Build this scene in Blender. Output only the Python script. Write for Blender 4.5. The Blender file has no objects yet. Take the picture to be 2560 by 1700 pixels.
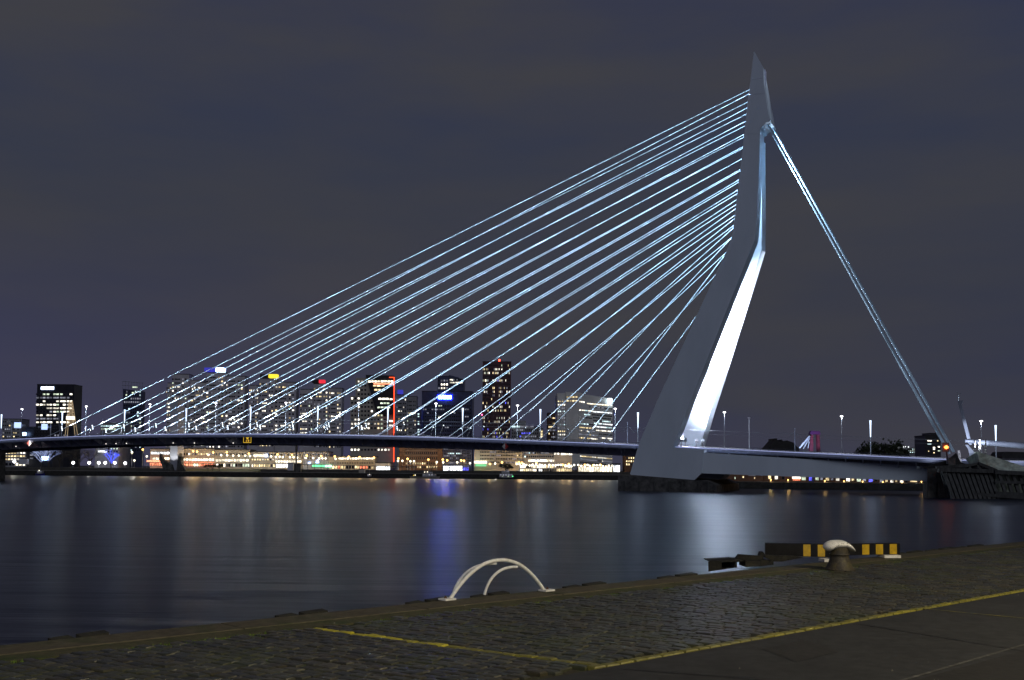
import bpy, math, random
import numpy as np
from mathutils import Vector, Matrix

random.seed(7)
SC = bpy.context.scene
COL = SC.collection
PI = math.pi

# ------------------------------------------------------------------ camera
H = 6.7                     # eye above the river
ZQ = 5.1                    # quay surface above the river
F = 2700.0                  # focal length, in pixels of a 2560 wide frame
TILT, ROLL = math.radians(3.1), 0.008
CY = 1172 - F * math.tan(TILT)
Fv = Vector((0, math.cos(TILT), math.sin(TILT)))
R0 = Vector((1, 0, 0)); U0 = Vector((0, -math.sin(TILT), math.cos(TILT)))
Rv = R0 * math.cos(ROLL) + U0 * math.sin(ROLL)
Uv = U0 * math.cos(ROLL) - R0 * math.sin(ROLL)
CAM = Vector((0, 0, H))
cam = bpy.data.cameras.new('camera')
cam.sensor_width = 36; cam.lens = F / 2560 * 36
CYB = 2 * 850 - CY
cam.shift_y = (CY - 850) / 2560 
cam.clip_start = 0.1; cam.clip_end = 20000
co = bpy.data.objects.new('camera', cam); COL.objects.link(co)
m3 = Matrix((Rv, Uv, -Fv)).transposed()
co.matrix_world = Matrix.Translation(CAM) @ m3.to_4x4()
SC.camera = co

# ------------------------------------------------------------------ render settings
SC.render.engine = 'CYCLES'
SC.view_settings.view_transform = 'Standard'
SC.view_settings.look = 'None'
SC.view_settings.exposure = 0; SC.view_settings.gamma = 1
cy = SC.cycles
cy.max_bounces = 5; cy.diffuse_bounces = 2; cy.glossy_bounces = 3
cy.use_denoising = True; cy.caustics_reflective = False; cy.caustics_refractive = False
cy.sample_clamp_indirect = 60; cy.use_light_tree = True

# ------------------------------------------------------------------ night sky over a lit city
W_ = bpy.data.worlds.new('World'); SC.world = W_; W_.use_nodes = True
nt = W_.node_tree; nt.nodes.clear()
def N(nt, t, **k):
    n = nt.nodes.new(t)
    for a, b in k.items(): setattr(n, a, b)
    return n
out = N(nt, 'ShaderNodeOutputWorld'); bg = N(nt, 'ShaderNodeBackground')
tc = N(nt, 'ShaderNodeTexCoord'); sep = N(nt, 'ShaderNodeSeparateXYZ')
nt.links.new(tc.outputs['Generated'], sep.inputs[0])
rmp = N(nt, 'ShaderNodeValToRGB')
els = rmp.color_ramp.elements
els[0].position = 0.0; els[0].color = (.040, .041, .078, 1)
els[1].position = 1.0; els[1].color = (.010, .013, .034, 1)
for p, c in ((.06, (.034, .037, .062)), (.16, (.034, .038, .058)), (.27, (.032, .038, .062)), (.36, (.028, .035, .068)), (.44, (.022, .029, .074)), (.6, (.015, .020, .055))):
    e = els.new(p); e.color = (*c, 1)
nt.links.new(sep.outputs['Z'], rmp.inputs[0])
mp = N(nt, 'ShaderNodeMapping'); mp.inputs['Scale'].default_value = (1.6, 1.6, 6.5); mp.inputs['Rotation'].default_value = (.15, .1, 0)
nz = N(nt, 'ShaderNodeTexNoise'); nz.inputs['Scale'].default_value = 1.6; nz.inputs['Detail'].default_value = 5; nz.inputs['Roughness'].default_value = .5
nt.links.new(tc.outputs['Generated'], mp.inputs[0]); nt.links.new(mp.outputs[0], nz.inputs['Vector'])
mr = N(nt, 'ShaderNodeMapRange'); mr.inputs['From Min'].default_value = .38; mr.inputs['From Max'].default_value = .68; mr.inputs['To Max'].default_value = .8
nt.links.new(nz.outputs['Fac'], mr.inputs['Value'])
mx = N(nt, 'ShaderNodeMix', data_type='RGBA'); mx.inputs['B'].default_value = (.050, .049, .053, 1)
nt.links.new(mr.outputs[0], mx.inputs['Factor']); nt.links.new(rmp.outputs[0], mx.inputs['A'])
# faint violet glow of the centre low on the left
mr2 = N(nt, 'ShaderNodeMapRange'); mr2.inputs['From Min'].default_value = .1; mr2.inputs['From Max'].default_value = -.7
nt.links.new(sep.outputs['X'], mr2.inputs['Value'])
mr3 = N(nt, 'ShaderNodeMapRange'); mr3.inputs['From Min'].default_value = .22; mr3.inputs['From Max'].default_value = 0.0
nt.links.new(sep.outputs['Z'], mr3.inputs['Value'])
mm = N(nt, 'ShaderNodeMath', operation='MULTIPLY'); nt.links.new(mr2.outputs[0], mm.inputs[0]); nt.links.new(mr3.outputs[0], mm.inputs[1])
mx2 = N(nt, 'ShaderNodeMix', data_type='RGBA'); mx2.inputs['B'].default_value = (.056, .052, .14, 1)
mm2 = N(nt, 'ShaderNodeMath', operation='MULTIPLY'); mm2.inputs[1].default_value = .6; nt.links.new(mm.outputs[0], mm2.inputs[0])
nt.links.new(mm2.outputs[0], mx2.inputs['Factor']); nt.links.new(mx.outputs['Result'], mx2.inputs['A'])
nt.links.new(mx2.outputs['Result'], bg.inputs['Color']); bg.inputs['Strength'].default_value = 1.06
nt.links.new(bg.outputs[0], out.inputs[0])

# pale glow of the overcast city sky behind the viewer
sn = bpy.data.lights.new('sky_glow', 'SUN'); sn.energy = .27; sn.angle = math.radians(35); sn.color = (.86, .90, 1)
so = bpy.data.objects.new('sky_glow', sn); COL.objects.link(so); so.rotation_euler = (math.radians(58), 0, math.radians(12))

# ------------------------------------------------------------------ projection helpers (photo measurements -> places)
def hz(px): return 1172 + .008 * (px - 1280)
def ray(px, py): return Fv + Rv * ((px - 1280) / F) + Uv * ((CY - py) / F)
def at(px, py, Y):
    d = ray(px, py); return CAM + d * (Y / d.y)
def atz(px, py, z):
    d = ray(px, py); return CAM + d * ((z - H) / d.z)
def onplane(px, py, p0, n):
    d = ray(px, py); return CAM + d * ((p0 - CAM).dot(n) / d.dot(n))

# ------------------------------------------------------------------ scene graph helpers
def tag(o, label, cat, group=None):
    o['label'] = label; o['category'] = cat
    if group: o['group'] = group
    return o
def empty(name, loc=(0, 0, 0), label=None, cat=None, group=None, parent=None):
    o = bpy.data.objects.new(name, None); o.location = loc; COL.objects.link(o)
    if parent: o.parent = parent
    if label: tag(o, label, cat, group)
    return o
def link(name, me, parent=None, loc=None):
    o = bpy.data.objects.new(name, me); COL.objects.link(o)
    if loc is not None: o.location = loc
    if parent: o.parent = parent
    return o
class MB:
    def __init__(s, org=(0, 0, 0)): s.v = []; s.f = []; s.m = []; s.o = Vector(org)
    def add(s, vs, fs, mi=0):
        b = len(s.v); s.v += [Vector(p) - s.o for p in vs]
        s.f += [tuple(i + b for i in f) for f in fs]; s.m += [mi] * len(fs); return s
    def box(s, x0, x1, y0, y1, z0, z1, mi=0):
        return s.add([(x0,y0,z0),(x1,y0,z0),(x1,y1,z0),(x0,y1,z0),(x0,y0,z1),(x1,y0,z1),(x1,y1,z1),(x0,y1,z1)],
                     [(0,3,2,1),(4,5,6,7),(0,1,5,4),(1,2,6,5),(2,3,7,6),(3,0,4,7)], mi)
    def hexa(s, p, mi=0):
        return s.add(p, [(0,3,2,1),(4,5,6,7),(0,1,5,4),(1,2,6,5),(2,3,7,6),(3,0,4,7)], mi)
    def prism(s, A, B, mi=0):
        n = len(A)
        return s.add(list(A) + list(B), [tuple(range(n)), tuple(range(2*n-1, n-1, -1))] + [(i, i+n, (i+1) % n + n, (i+1) % n) for i in range(n)], mi)
    def tube(s, pts, r, n=8, mi=0, caps=True):
        pts = [Vector(p) for p in pts]; rs = r if isinstance(r, (list, tuple)) else [r] * len(pts)
        rings = []; up = None
        for i, p in enumerate(pts):
            t = (pts[min(i+1, len(pts)-1)] - pts[max(i-1, 0)]).normalized()
            if up is None: up = Vector((0,0,1)) if abs(t.z) < .95 else Vector((1,0,0))
            a = t.cross(up).normalized(); b = a.cross(t).normalized(); up = b
            rings.append([p + (a * math.cos(2*PI*k/n) + b * math.sin(2*PI*k/n)) * rs[i] for k in range(n)])
        vs = [q for R in rings for q in R]
        fs = [(i*n+k, i*n+(k+1) % n, (i+1)*n+(k+1) % n, (i+1)*n+k) for i in range(len(pts)-1) for k in range(n)]
        s.add(vs, fs, mi)
        if caps:
            s.add(rings[0], [tuple(range(n-1, -1, -1))], mi); s.add(rings[-1], [tuple(range(n))], mi)
        return s
    def lathe(s, prof, c=(0,0,0), n=24, mi=0):
        c = Vector(c)
        vs = [c + Vector((r*math.cos(2*PI*k/n), r*math.sin(2*PI*k/n), z)) for r, z in prof for k in range(n)]
        fs = [(i*n+k, i*n+(k+1) % n, (i+1)*n+(k+1) % n, (i+1)*n+k) for i in range(len(prof)-1) for k in range(n)]
        fs += [tuple(range(n-1, -1, -1)), tuple(range((len(prof)-1)*n, len(prof)*n))]
        return s.add(vs, fs, mi)
    def mesh(s, name, mats, smooth=False):
        me = bpy.data.meshes.new(name); me.from_pydata([tuple(v) for v in s.v], [], s.f)
        for m in (mats if isinstance(mats, (list, tuple)) else [mats]): me.materials.append(m)
        for p, mi in zip(me.polygons, s.m): p.material_index = mi; p.use_smooth = smooth
        me.update(); return me
    def build(s, name, mats, parent=None, smooth=False):
        return link(name, s.mesh(name, mats, smooth), parent, s.o if parent is None else None)

# ------------------------------------------------------------------ materials
def mat(name, c, rough=.7, var=.18, scale=1.5, bump=0.0, metal=0.0, spec=.5, c2=None, detail=5, coord='Object', stretch=(1,1,1)):
    m = bpy.data.materials.new(name); m.use_nodes = True; nt = m.node_tree; b = nt.nodes['Principled BSDF']
    tc = N(nt, 'ShaderNodeTexCoord'); mp = N(nt, 'ShaderNodeMapping'); mp.inputs['Scale'].default_value = stretch
    nz = N(nt, 'ShaderNodeTexNoise'); nz.inputs['Scale'].default_value = scale; nz.inputs['Detail'].default_value = detail; nz.inputs['Roughness'].default_value = .62
    nt.links.new(tc.outputs[coord], mp.inputs[0]); nt.links.new(mp.outputs[0], nz.inputs['Vector'])
    r = N(nt, 'ShaderNodeMapRange'); r.inputs['From Min'].default_value = .35; r.inputs['From Max'].default_value = .65
    nt.links.new(nz.outputs['Fac'], r.inputs['Value'])
    mx = N(nt, 'ShaderNodeMix', data_type='RGBA')
    c2 = c2 or tuple(x * (1 - var) for x in c); c1 = tuple(min(1, x * (1 + var)) for x in c) if c2 else c
    mx.inputs['A'].default_value = (*c1, 1); mx.inputs['B'].default_value = (*c2, 1)
    nt.links.new(r.outputs[0], mx.inputs['Factor']); nt.links.new(mx.outputs['Result'], b.inputs['Base Color'])
    b.inputs['Roughness'].default_value = rough; b.inputs['Metallic'].default_value = metal; b.inputs['Specular IOR Level'].default_value = spec
    if bump:
        bp = N(nt, 'ShaderNodeBump'); bp.inputs['Strength'].default_value = 1; bp.inputs['Distance'].default_value = bump
        nt.links.new(nz.outputs['Fac'], bp.inputs['Height']); nt.links.new(bp.outputs[0], b.inputs['Normal'])
    return m
def emit(name, c, s, sampled=False, var=0.0, noise=0.0):
    m = bpy.data.materials.new(name); m.use_nodes = True; nt = m.node_tree; nt.nodes.clear()
    o = N(nt, 'ShaderNodeOutputMaterial'); e = N(nt, 'ShaderNodeEmission'); e.inputs['Color'].default_value = (*c, 1)
    e.inputs['Strength'].default_value = s; nt.links.new(e.outputs[0], o.inputs[0])
    if var:
        oi = N(nt, 'ShaderNodeObjectInfo'); r = N(nt, 'ShaderNodeMapRange'); r.inputs['To Min'].default_value = s * (1 - var); r.inputs['To Max'].default_value = s * (1 + var)
        nt.links.new(oi.outputs['Random'], r.inputs['Value'])
        t = N(nt, 'ShaderNodeTexCoord'); nz = N(nt, 'ShaderNodeTexNoise'); nz.inputs['Scale'].default_value = 2.3; nz.inputs['Detail'].default_value = 3
        va = N(nt, 'ShaderNodeVectorMath', operation='ADD'); nt.links.new(t.outputs['Object'], va.inputs[0]); nt.links.new(oi.outputs['Location'], va.inputs[1])
        nt.links.new(va.outputs[0], nz.inputs['Vector'])
        r2 = N(nt, 'ShaderNodeMapRange'); r2.inputs['From Min'].default_value = .35; r2.inputs['From Max'].default_value = .6; r2.inputs['To Min'].default_value = .35; r2.inputs['To Max'].default_value = 1.25
        nt.links.new(nz.outputs['Fac'], r2.inputs['Value'])
        mu = N(nt, 'ShaderNodeMath', operation='MULTIPLY'); nt.links.new(r.outputs[0], mu.inputs[0]); nt.links.new(r2.outputs[0], mu.inputs[1])
        nt.links.new(mu.outputs[0], e.inputs['Strength'])
    m.cycles.emission_sampling = 'FRONT' if sampled else 'NONE'
    return m
M = {}
M['pylon'] = mat('pale_blue_painted_steel', (.66, .75, .84), .6, .04, .12, c2=(.62, .71, .80), stretch=(1, 1, .3))
M['cable'] = mat('white_cable_sheath', (.72, .84, .93), .5, .04, 3)
M['stay'] = mat('pale_blue_stay_sheath', (.42, .56, .68), .5, .03, .3)
M['girder'] = mat('grey_blue_girder_steel', (.42, .44, .54), .6, .2, .5)
M['edge'] = mat('blue_grey_edge_beam', (.55, .62, .85), .5, .12, .7)
M['bracket'] = mat('pale_bracket_steel', (.70, .72, .86), .6, .15, .6)
M['asphalt_deck'] = mat('deck_asphalt', (.05, .05, .05), .9, .2, 2)
M['barrier'] = mat('pale_barrier', (.70, .72, .80), .6, .1, 1.5)
M['rail'] = mat('dark_rail_steel', (.07, .07, .09), .5, .2, 3)
M['post'] = mat('galvanised_steel', (.42, .45, .50), .4, .15, 4, metal=.3)
M['concrete_dark'] = mat('wet_dark_concrete', (.10, .10, .095), .8, .5, .45, bump=.02, c2=(.035, .035, .035))
M['concrete'] = mat('weathered_concrete', (.60, .68, .56), .8, .3, .5, bump=.02, c2=(.32, .37, .28))
M['timber'] = mat('dark_wet_timber', (.075, .078, .075), .75, .4, 1.5, bump=.02, stretch=(1, 1, .2))
M['quaywall'] = mat('dark_quay_wall', (.035, .034, .03), .85, .4, .6)
M['bank'] = mat('far_pavement', (.09, .085, .075), .85, .3, .2)
M['grass_bank'] = mat('dim_grass', (.05, .065, .03), .9, .4, .4)
M['w_black'] = mat('black_facade', (.020, .021, .028), .35, .3, .3)
M['w_grey'] = mat('pale_render_facade', (.64, .61, .64), .8, .12, .12)
M['w_cream'] = mat('cream_facade', (.50, .47, .40), .8, .12, .15)
M['w_dim'] = mat('dim_grey_facade', (.36, .36, .38), .8, .15, .2)
M['w_brown'] = mat('dark_brick_facade', (.17, .095, .06), .85, .3, .5)
M['w_maroon'] = mat('maroon_facade', (.12, .045, .06), .6, .3, .3)
M['w_white'] = mat('white_office_facade', (.78, .79, .77), .7, .10, .12)
M['w_glass'] = mat('dark_blue_glass_facade', (.07, .08, .16), .3, .3, .3)
M['roof'] = mat('dark_roof', (.03, .03, .03), .8, .3, .5)
M['glass_dark'] = mat('unlit_glass', (.015, .017, .025), .15, .4, .8)
M['frame'] = mat('window_frame', (.16, .16, .17), .5, .1, 3)
M['foliage'] = mat('dark_foliage', (.035, .045, .022), .9, .4, 1.5)
M['bark'] = mat('bare_bark', (.05, .042, .035), .9, .3, 3)
M['red_steel'] = mat('red_bridge_steel', (.22, .05, .09), .6, .2, .3)
M['whitepaint'] = mat('worn_white_paint', (.84, .83, .80), .45, .12, 18, bump=.0006, c2=(.70, .69, .65))
M['l_white'] = emit('lit_window_white', (1, .93, .78), 2.1, var=.75)
M['l_warm'] = emit('lit_window_warm', (1, .78, .42), 1.5, var=.7)
M['l_cool'] = emit('lit_window_cool', (.70, .95, 1), 1.4, var=.65)
M['l_dim'] = emit('lit_window_dim', (.75, .78, .95), .30, var=.7)
M['l_green'] = emit('lit_window_green', (.85, 1, .75), 1.0, var=.6)
M['l_red'] = emit('lit_window_red', (1, .25, .13), 1.4, var=.5)
M['l_blue'] = emit('lit_window_blue', (.12, .12, 1), 1.6, var=.5)
M['l_shop'] = emit('bright_shop_light', (1, .90, .68), 2.3, var=.5)
M['l_shopw'] = emit('bright_white_shop_light', (.93, .97, 1), 2.6, var=.4)
M['l_shopr'] = emit('red_shop_light', (1, .30, .16), 2.0, var=.5)
M['e_orange'] = emit('sodium_lamp', (1, .55, .14), 5)
M['e_white'] = emit('white_lamp', (.95, .95, 1), 5)
M['e_warmw'] = emit('warm_white_lamp', (1, .92, .70), 2.8)
M['e_blue'] = emit('blue_light', (.05, .06, 1), 6)
M['e_bluew'] = emit('blue_white_light', (.35, .55, 1), 8)
M['e_red'] = emit('red_light', (1, .06, .03), 8)
M['e_redneon'] = emit('red_neon', (1, .075, .02), 2.6)
M['e_green'] = emit('green_light', (.15, 1, .35), 2.2)
M['e_yellow'] = emit('yellow_light', (1, .80, .05), 1.2)
M['e_torch'] = emit('torch_mast_light', (.62, .76, 1), 2.2)
M['e_flood'] = emit('floodlight_lens', (.75, .88, 1), 5)

# ------------------------------------------------------------------ water, banks
def water_mat():
    m = bpy.data.materials.new('river_water'); m.use_nodes = True; nt = m.node_tree; b = nt.nodes['Principled BSDF']
    b.inputs['Base Color'].default_value = (.006, .010, .028, 1); b.inputs['IOR'].default_value = 1.21
    tc = N(nt, 'ShaderNodeTexCoord')
    mp = N(nt, 'ShaderNodeMapping'); mp.inputs['Scale'].default_value = (.22, .9, 1)
    n1 = N(nt, 'ShaderNodeTexNoise'); n1.inputs['Scale'].default_value = .9; n1.inputs['Detail'].default_value = 5; n1.inputs['Roughness'].default_value = .6
    nt.links.new(tc.outputs['Object'], mp.inputs[0]); nt.links.new(mp.outputs[0], n1.inputs['Vector'])
    bp = N(nt, 'ShaderNodeBump'); bp.inputs['Distance'].default_value = .028; bp.inputs['Strength'].default_value = 1
    mp3 = N(nt, 'ShaderNodeMapping'); mp3.inputs['Scale'].default_value = (.035, .16, 1)
    n3 = N(nt, 'ShaderNodeTexNoise'); n3.inputs['Scale'].default_value = 1; n3.inputs['Detail'].default_value = 3; n3.inputs['Distortion'].default_value = .6
    nt.links.new(tc.outputs['Object'], mp3.inputs[0]); nt.links.new(mp3.outputs[0], n3.inputs['Vector'])
    bp3 = N(nt, 'ShaderNodeBump'); bp3.inputs['Distance'].default_value = .16; nt.links.new(n3.outputs['Fac'], bp3.inputs['Height'])
    nt.links.new(n1.outputs['Fac'], bp.inputs['Height']); nt.links.new(bp3.outputs[0], bp.inputs['Normal']); nt.links.new(bp.outputs[0], b.inputs['Normal'])
    b.inputs['Specular Tint'].default_value = (.78, .87, 1, 1)
    mp2 = N(nt, 'ShaderNodeMapping'); mp2.inputs['Scale'].default_value = (.012, .035, 1)
    n2 = N(nt, 'ShaderNodeTexNoise'); n2.inputs['Scale'].default_value = 1; n2.inputs['Detail'].default_value = 4
    nt.links.new(tc.outputs['Object'], mp2.inputs[0]); nt.links.new(mp2.outputs[0], n2.inputs['Vector'])
    r = N(nt, 'ShaderNodeMapRange'); r.inputs['From Min'].default_value = .1; r.inputs['From Max'].default_value = .9
    r.inputs['To Min'].default_value = .29; r.inputs['To Max'].default_value = .32
    nt.links.new(n2.outputs['Fac'], r.inputs['Value']); nt.links.new(r.outputs[0], b.inputs['Roughness'])
    return m
wm = MB()
wm.add([(-6000, -300, 0), (6000, -300, 0), (6000, 9000, 0), (-6000, 9000, 0)], [(0, 1, 2, 3)])
o = wm.build('river_water', water_mat()); o['kind'] = 'structure'

YB = 700.0                                             # face of the far quay
def bank(name, pts, z, m, z0=-2):
    b = MB(); n = len(pts)
    b.prism([(x, y, z0) for x, y in pts], [(x, y, z) for x, y in pts]); o = b.build(name, m); o['kind'] = 'structure'; return o
bank('north_quay', [(-2500, YB), (160, YB), (160, 731), (-2500, 731)], 3.1, [M['quaywall']])
bank('north_bank', [(-2500, 731), (160, 731), (260, 9000), (-2500, 9000)], 5.2, [M['bank']])
bank('east_quay', [(72, 404), (182, 386), (900, 380), (900, 2000), (160, 2000), (92, 460)], 2.5, [M['quaywall']])
strip = MB(); strip.box(-420, 159, YB + .3, YB + .7, 3.104, 3.35)
o = strip.build('quay_edge_kerb', mat('pale_kerb_stone', (.30, .29, .27), .7)); o['kind'] = 'structure'

# ------------------------------------------------------------------ bridge frame
TH = math.radians(19.8); X0B, D0B, WB, SP = 23.0, 355.5, 25.05, 14.9
ub = Vector((-math.cos(TH), math.sin(TH), 0)); vb = Vector((math.sin(TH), math.cos(TH), 0)); zb = Vector((0, 0, 1))
OB = Vector((X0B, D0B, 0))
def B(s, w, z): return OB + ub * s + vb * w + zb * z
def onw(px, py, w):                                     # hit of a measurement on the vertical plane at offset w -> s, z
    p = onplane(px, py, B(0, w, 0), vb); q = p - OB; return q.dot(ub), p.z
prof = [onw(px, py, -4.4) for px, py in ((0,1103),(60,1098),(150,1094),(260,1090.5),(440,1088),(640,1087.5),(840,1089.5),(1040,1094),(1220,1099),(1400,1106),(1590,1114.5),(1681,1119),(1900,1130),(2050,1136),(2180,1141),(2350,1150))]
cf = np.polyfit([p[0] for p in prof], [p[1] for p in prof], 4)
def dz(s):
    s = max(-125, min(268, s)); return float(np.polyval(cf, s))
bridge = empty('cable_stayed_bridge', (0, 0, 0), 'long pale blue cable-stayed bridge with one kinked asymmetric pylon across the river', 'bridge')
ST = [s for s in np.arange(-190, 345, 4.967)]
def sweep(name, sec, m, s0=-190, s1=345, step=4.967, smooth=False):
    """sec: list of (w, dz) closed section swept along the deck"""
    ss = list(np.arange(s0, s1, step)) + [s1]; b = MB(); n = len(sec)
    vs = [B(s, w, dz(s) + d) for s in ss for w, d in sec]
    fs = [(i*n+k, (i+1)*n+k, (i+1)*n+(k+1) % n, i*n+(k+1) % n) for i in range(len(ss)-1) for k in range(n)]
    fs += [tuple(range(n)), tuple(range(len(ss)*n-1, (len(ss)-1)*n-1, -1))]
    b.add(vs, fs); return b.build(name, m, bridge, smooth)
sweep('deck', [(-4.25, -.05), (WB+4.25, -.05), (WB+4.25, -.40), (-4.25, -.40)], M['asphalt_deck'])
sweep('edge_beam', [(-4.75, .12), (-4.27, .12), (-4.27, -.95), (-4.45, -1.0), (-4.75, -.62)], M['edge'])
sweep('edge_beam', [(WB+4.27, .12), (WB+4.75, .12), (WB+4.75, -.62), (WB+4.45, -1.0), (WB+4.27, -.95)], M['edge'])
sweep('edge_glow_strip', [(-4.80, .34), (-4.76, .34), (-4.76, .125), (-4.80, .125)], emit('edge_strip_glow', (.42, .48, .85), .75))  # added emissive strip, stands in for the pale lit line along the deck edge
sweep('main_girder', [(.2, -.42), (4.6, -.42), (4.2, -3.3), (.9, -3.3)], M['girder'])
sweep('main_girder', [(WB-4.6, -.42), (WB-.2, -.42), (WB-.9, -3.3), (WB-4.2, -3.3)], M['girder'])
sweep('crash_barrier', [(3.0, .75), (3.25, .75), (3.35, -.04), (2.9, -.04)], M['barrier'])
sweep('crash_barrier', [(WB-3.25, .75), (WB-3.0, .75), (WB-2.9, -.04), (WB-3.35, -.04)], M['barrier'])
# cantilever brackets under the footpath, one mesh shared
bk = MB(); bk.prism([(-.12, -4.2, -.42), (-.12, .25, -.42), (-.12, .75, -3.1), (-.12, .2, -3.1), (-.12, -4.2, -1.05)],
                    [(.12, -4.2, -.42), (.12, .25, -.42), (.12, .75, -3.1), (.12, .2, -3.1), (.12, -4.2, -1.05)])
bkm = bk.mesh('cantilever_bracket', M['bracket'])
rotb = math.atan2(-ub.y, -ub.x)                         # local x runs towards the right end of the bridge, local y away
for s in np.arange(-108, 268, 4.967):
    o = link('cantilever_bracket', bkm, bridge, B(s, 0, dz(s))); o.rotation_euler.z = rotb
xb = MB()
for s in np.arange(-108, 320, 4.967):
    d = dz(s); xb.hexa([B(s+.15, 4.5, d-2.2), B(s-.15, 4.5, d-2.2), B(s-.15, WB-4.5, d-2.2), B(s+.15, WB-4.5, d-2.2), B(s+.15, 4.5, d-.42), B(s-.15, 4.5, d-.42), B(s-.15, WB-4.5, d-.42), B(s+.15, WB-4.5, d-.42)])
o = xb.build('cross_beams', M['girder'], bridge); o['kind'] = 'stuff'
for w in (-4.5, WB + 4.5):
    rl = MB()
    for s in np.arange(-185, 300, 2.484):
        rl.tube([B(s, w, dz(s)+.1), B(s, w, dz(s)+1.15)], .045, 4)
    for h in (.45, .8, 1.15):
        rl.tube([B(s, w, dz(s)+h) for s in np.arange(-185, 300, 4.967)], .035, 4)
    rl.build('railing', M['rail'], bridge)

# ------------------------------------------------------------------ pylon
WO0, WO1, ZT = -10.0, WB/2 - .5, 148.0
kk = (WO1 - WO0) / ZT
def wo(z): return WO0 + kk * z
pn = (vb - zb * kk).normalized()                        # normal of the near outer face
def onleg(px, py):
    p = onplane(px, py, B(0, WO0, 0), pn); q = p - OB; return q.dot(ub), p.z
def tk(z): return 5.5 - 2.4 * z / 148
pylon = empty('pylon', (0, 0, 0), parent=bridge)
LEG = [(1861,335),(1832,583),(1821,617),(1775,717),(1710,857),(1650,986),(1597,1110),(1575,1185),(1578,1187),(1736,1200),(1754,1183),(1760,1124),(1682,1119),(1722,1012),(1785,855),(1835,729),(1887,599),(1892,544),(1896,450),(1899,367),(1900,335)]
legs = [onleg(*p) for p in LEG]
near = [B(s, wo(z), z) for s, z in legs]
nin = [B(s + (-.6 if i > 10 else .6), wo(z) + tk(z), z) for i, (s, z) in enumerate(legs)]
mb = MB(); mb.prism(near, nin); mb.build('leg', M['pylon'], pylon)
fl = [(s - (2.6 * max(0, 1 - z / 90) if i > 8 else 0), z) for i, (s, z) in enumerate(legs)]
farl = [B(s - (.5 if i > 8 else 0), WB - wo(z), z) for i, (s, z) in enumerate(fl)]
fin = [B(s + (.3 if i > 8 else .6), WB - wo(z) - tk(z), z) for i, (s, z) in enumerate(fl)]
mb = MB(); mb.prism(fin, farl); mb.build('leg', M['pylon'], pylon)
HEAD = [(1885,127),(1909,170),(1909,209),(1922,290),(1926,303),(1915,306),(1901,321),(1900,334.7),(1861,334.7),(1868,270)]
hs = [onleg(*p) for p in HEAD]
mb = MB(); mb.prism([B(s, wo(z)-.004, z) for s, z in hs], [B(s - (.8 if 1 < i < 6 else 0), WB - wo(z), z) for i, (s, z) in enumerate(hs)])
mb.build('pylon_head', M['pylon'], pylon)
# maintenance cabin high on the back and the joint plate line
a = onleg(1905, 172); c = onleg(1912, 209)
mb = MB(); mb.hexa([B(a[0], 11.2, c[1]), B(c[0], 11.2, c[1]), B(c[0], 14, c[1]), B(a[0], 14, c[1]), B(a[0], 11.2, a[1]), B(c[0], 11.2, a[1]), B(c[0], 14, a[1]), B(a[0], 14, a[1])])
mb.build('cabin', mat('pale_cabin', (.55, .58, .75), .5), pylon)
for yy, xa, xb_ in ((198, 1878, 1906), (236, 1873, 1911)):
    mb = MB()
    p = onleg(xa, yy); q = onleg(xb_, yy - 2)
    mb.tube([B(p[0], wo(p[1])-.03, p[1]), B(q[0], wo(q[1])-.03, q[1])], .03, 4)
    mb.build('joint', M['girder'], pylon)
# deep foot girder running back under the approach span
e = [onw(1762, 1183, -8.4), onw(2335, 1204, .6), onw(2335, 1168, .6), onw(1762, 1127, -8.4)]
zt_ = dz(e[3][0])-1.05; sl, zl = onleg(1757, 1183); sl = sl2 = onleg(1742, 1180)[0]
A_ = [B(sl, wo(zl)+.03, zl), B(e[1][0], .6, e[1][1]), B(e[2][0], 1.2, e[2][1]), B(sl2, wo(zt_)+.03, zt_)]
B_ = [B(sl, WB-wo(zl)-.03, zl), B(e[1][0], WB-.6, e[1][1]), B(e[2][0], WB-1.2, e[2][1]), B(sl2, WB-wo(zt_)-.03, zt_)]
mb = MB(); mb.prism(A_, B_); mb.build('foot_girder', M['pylon'], bridge)
# river pier below the pylon
pz = [(1545,1190),(1590,1188.5),(1735,1201.5),(1763,1200),(1790,1212)]
pp = [onw(x, y, -12) for x, y in pz]
pp = [(pp[0][0], -2)] + pp + [(pp[-1][0]-.5, -2)]
mb = MB(); mb.prism([B(s, -12, z) for s, z in pp], [B(s, WB+12, z) for s, z in pp])
mb.build('river_pier', M['concrete_dark'], bridge)
for px in (1560, 1598, 1636, 1672, 1706, 1745, 1770):
    s, _ = onw(px, 1200, -12.3); mb = MB()
    mb.hexa([B(s+.25, -12.4, -1), B(s-.25, -12.4, -1), B(s-.25, -12.01, -1), B(s+.25, -12.01, -1), B(s+.25, -12.4, 3.2), B(s-.25, -12.4, 3.2), B(s-.25, -12.01, 3.2), B(s+.25, -12.01, 3.2)])
    mb.build('fender_post', M['timber'], bridge)
np_ = [(245, -2), (245, 12.5), (262, 12.5), (262, -2)]   # north pier, cut by the frame edge
mb = MB(); mb.prism([B(s, 0, z) for s, z in np_], [B(s, 3, z) for s, z in np_]); mb.build('north_pier', M['concrete_dark'], bridge)

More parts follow.
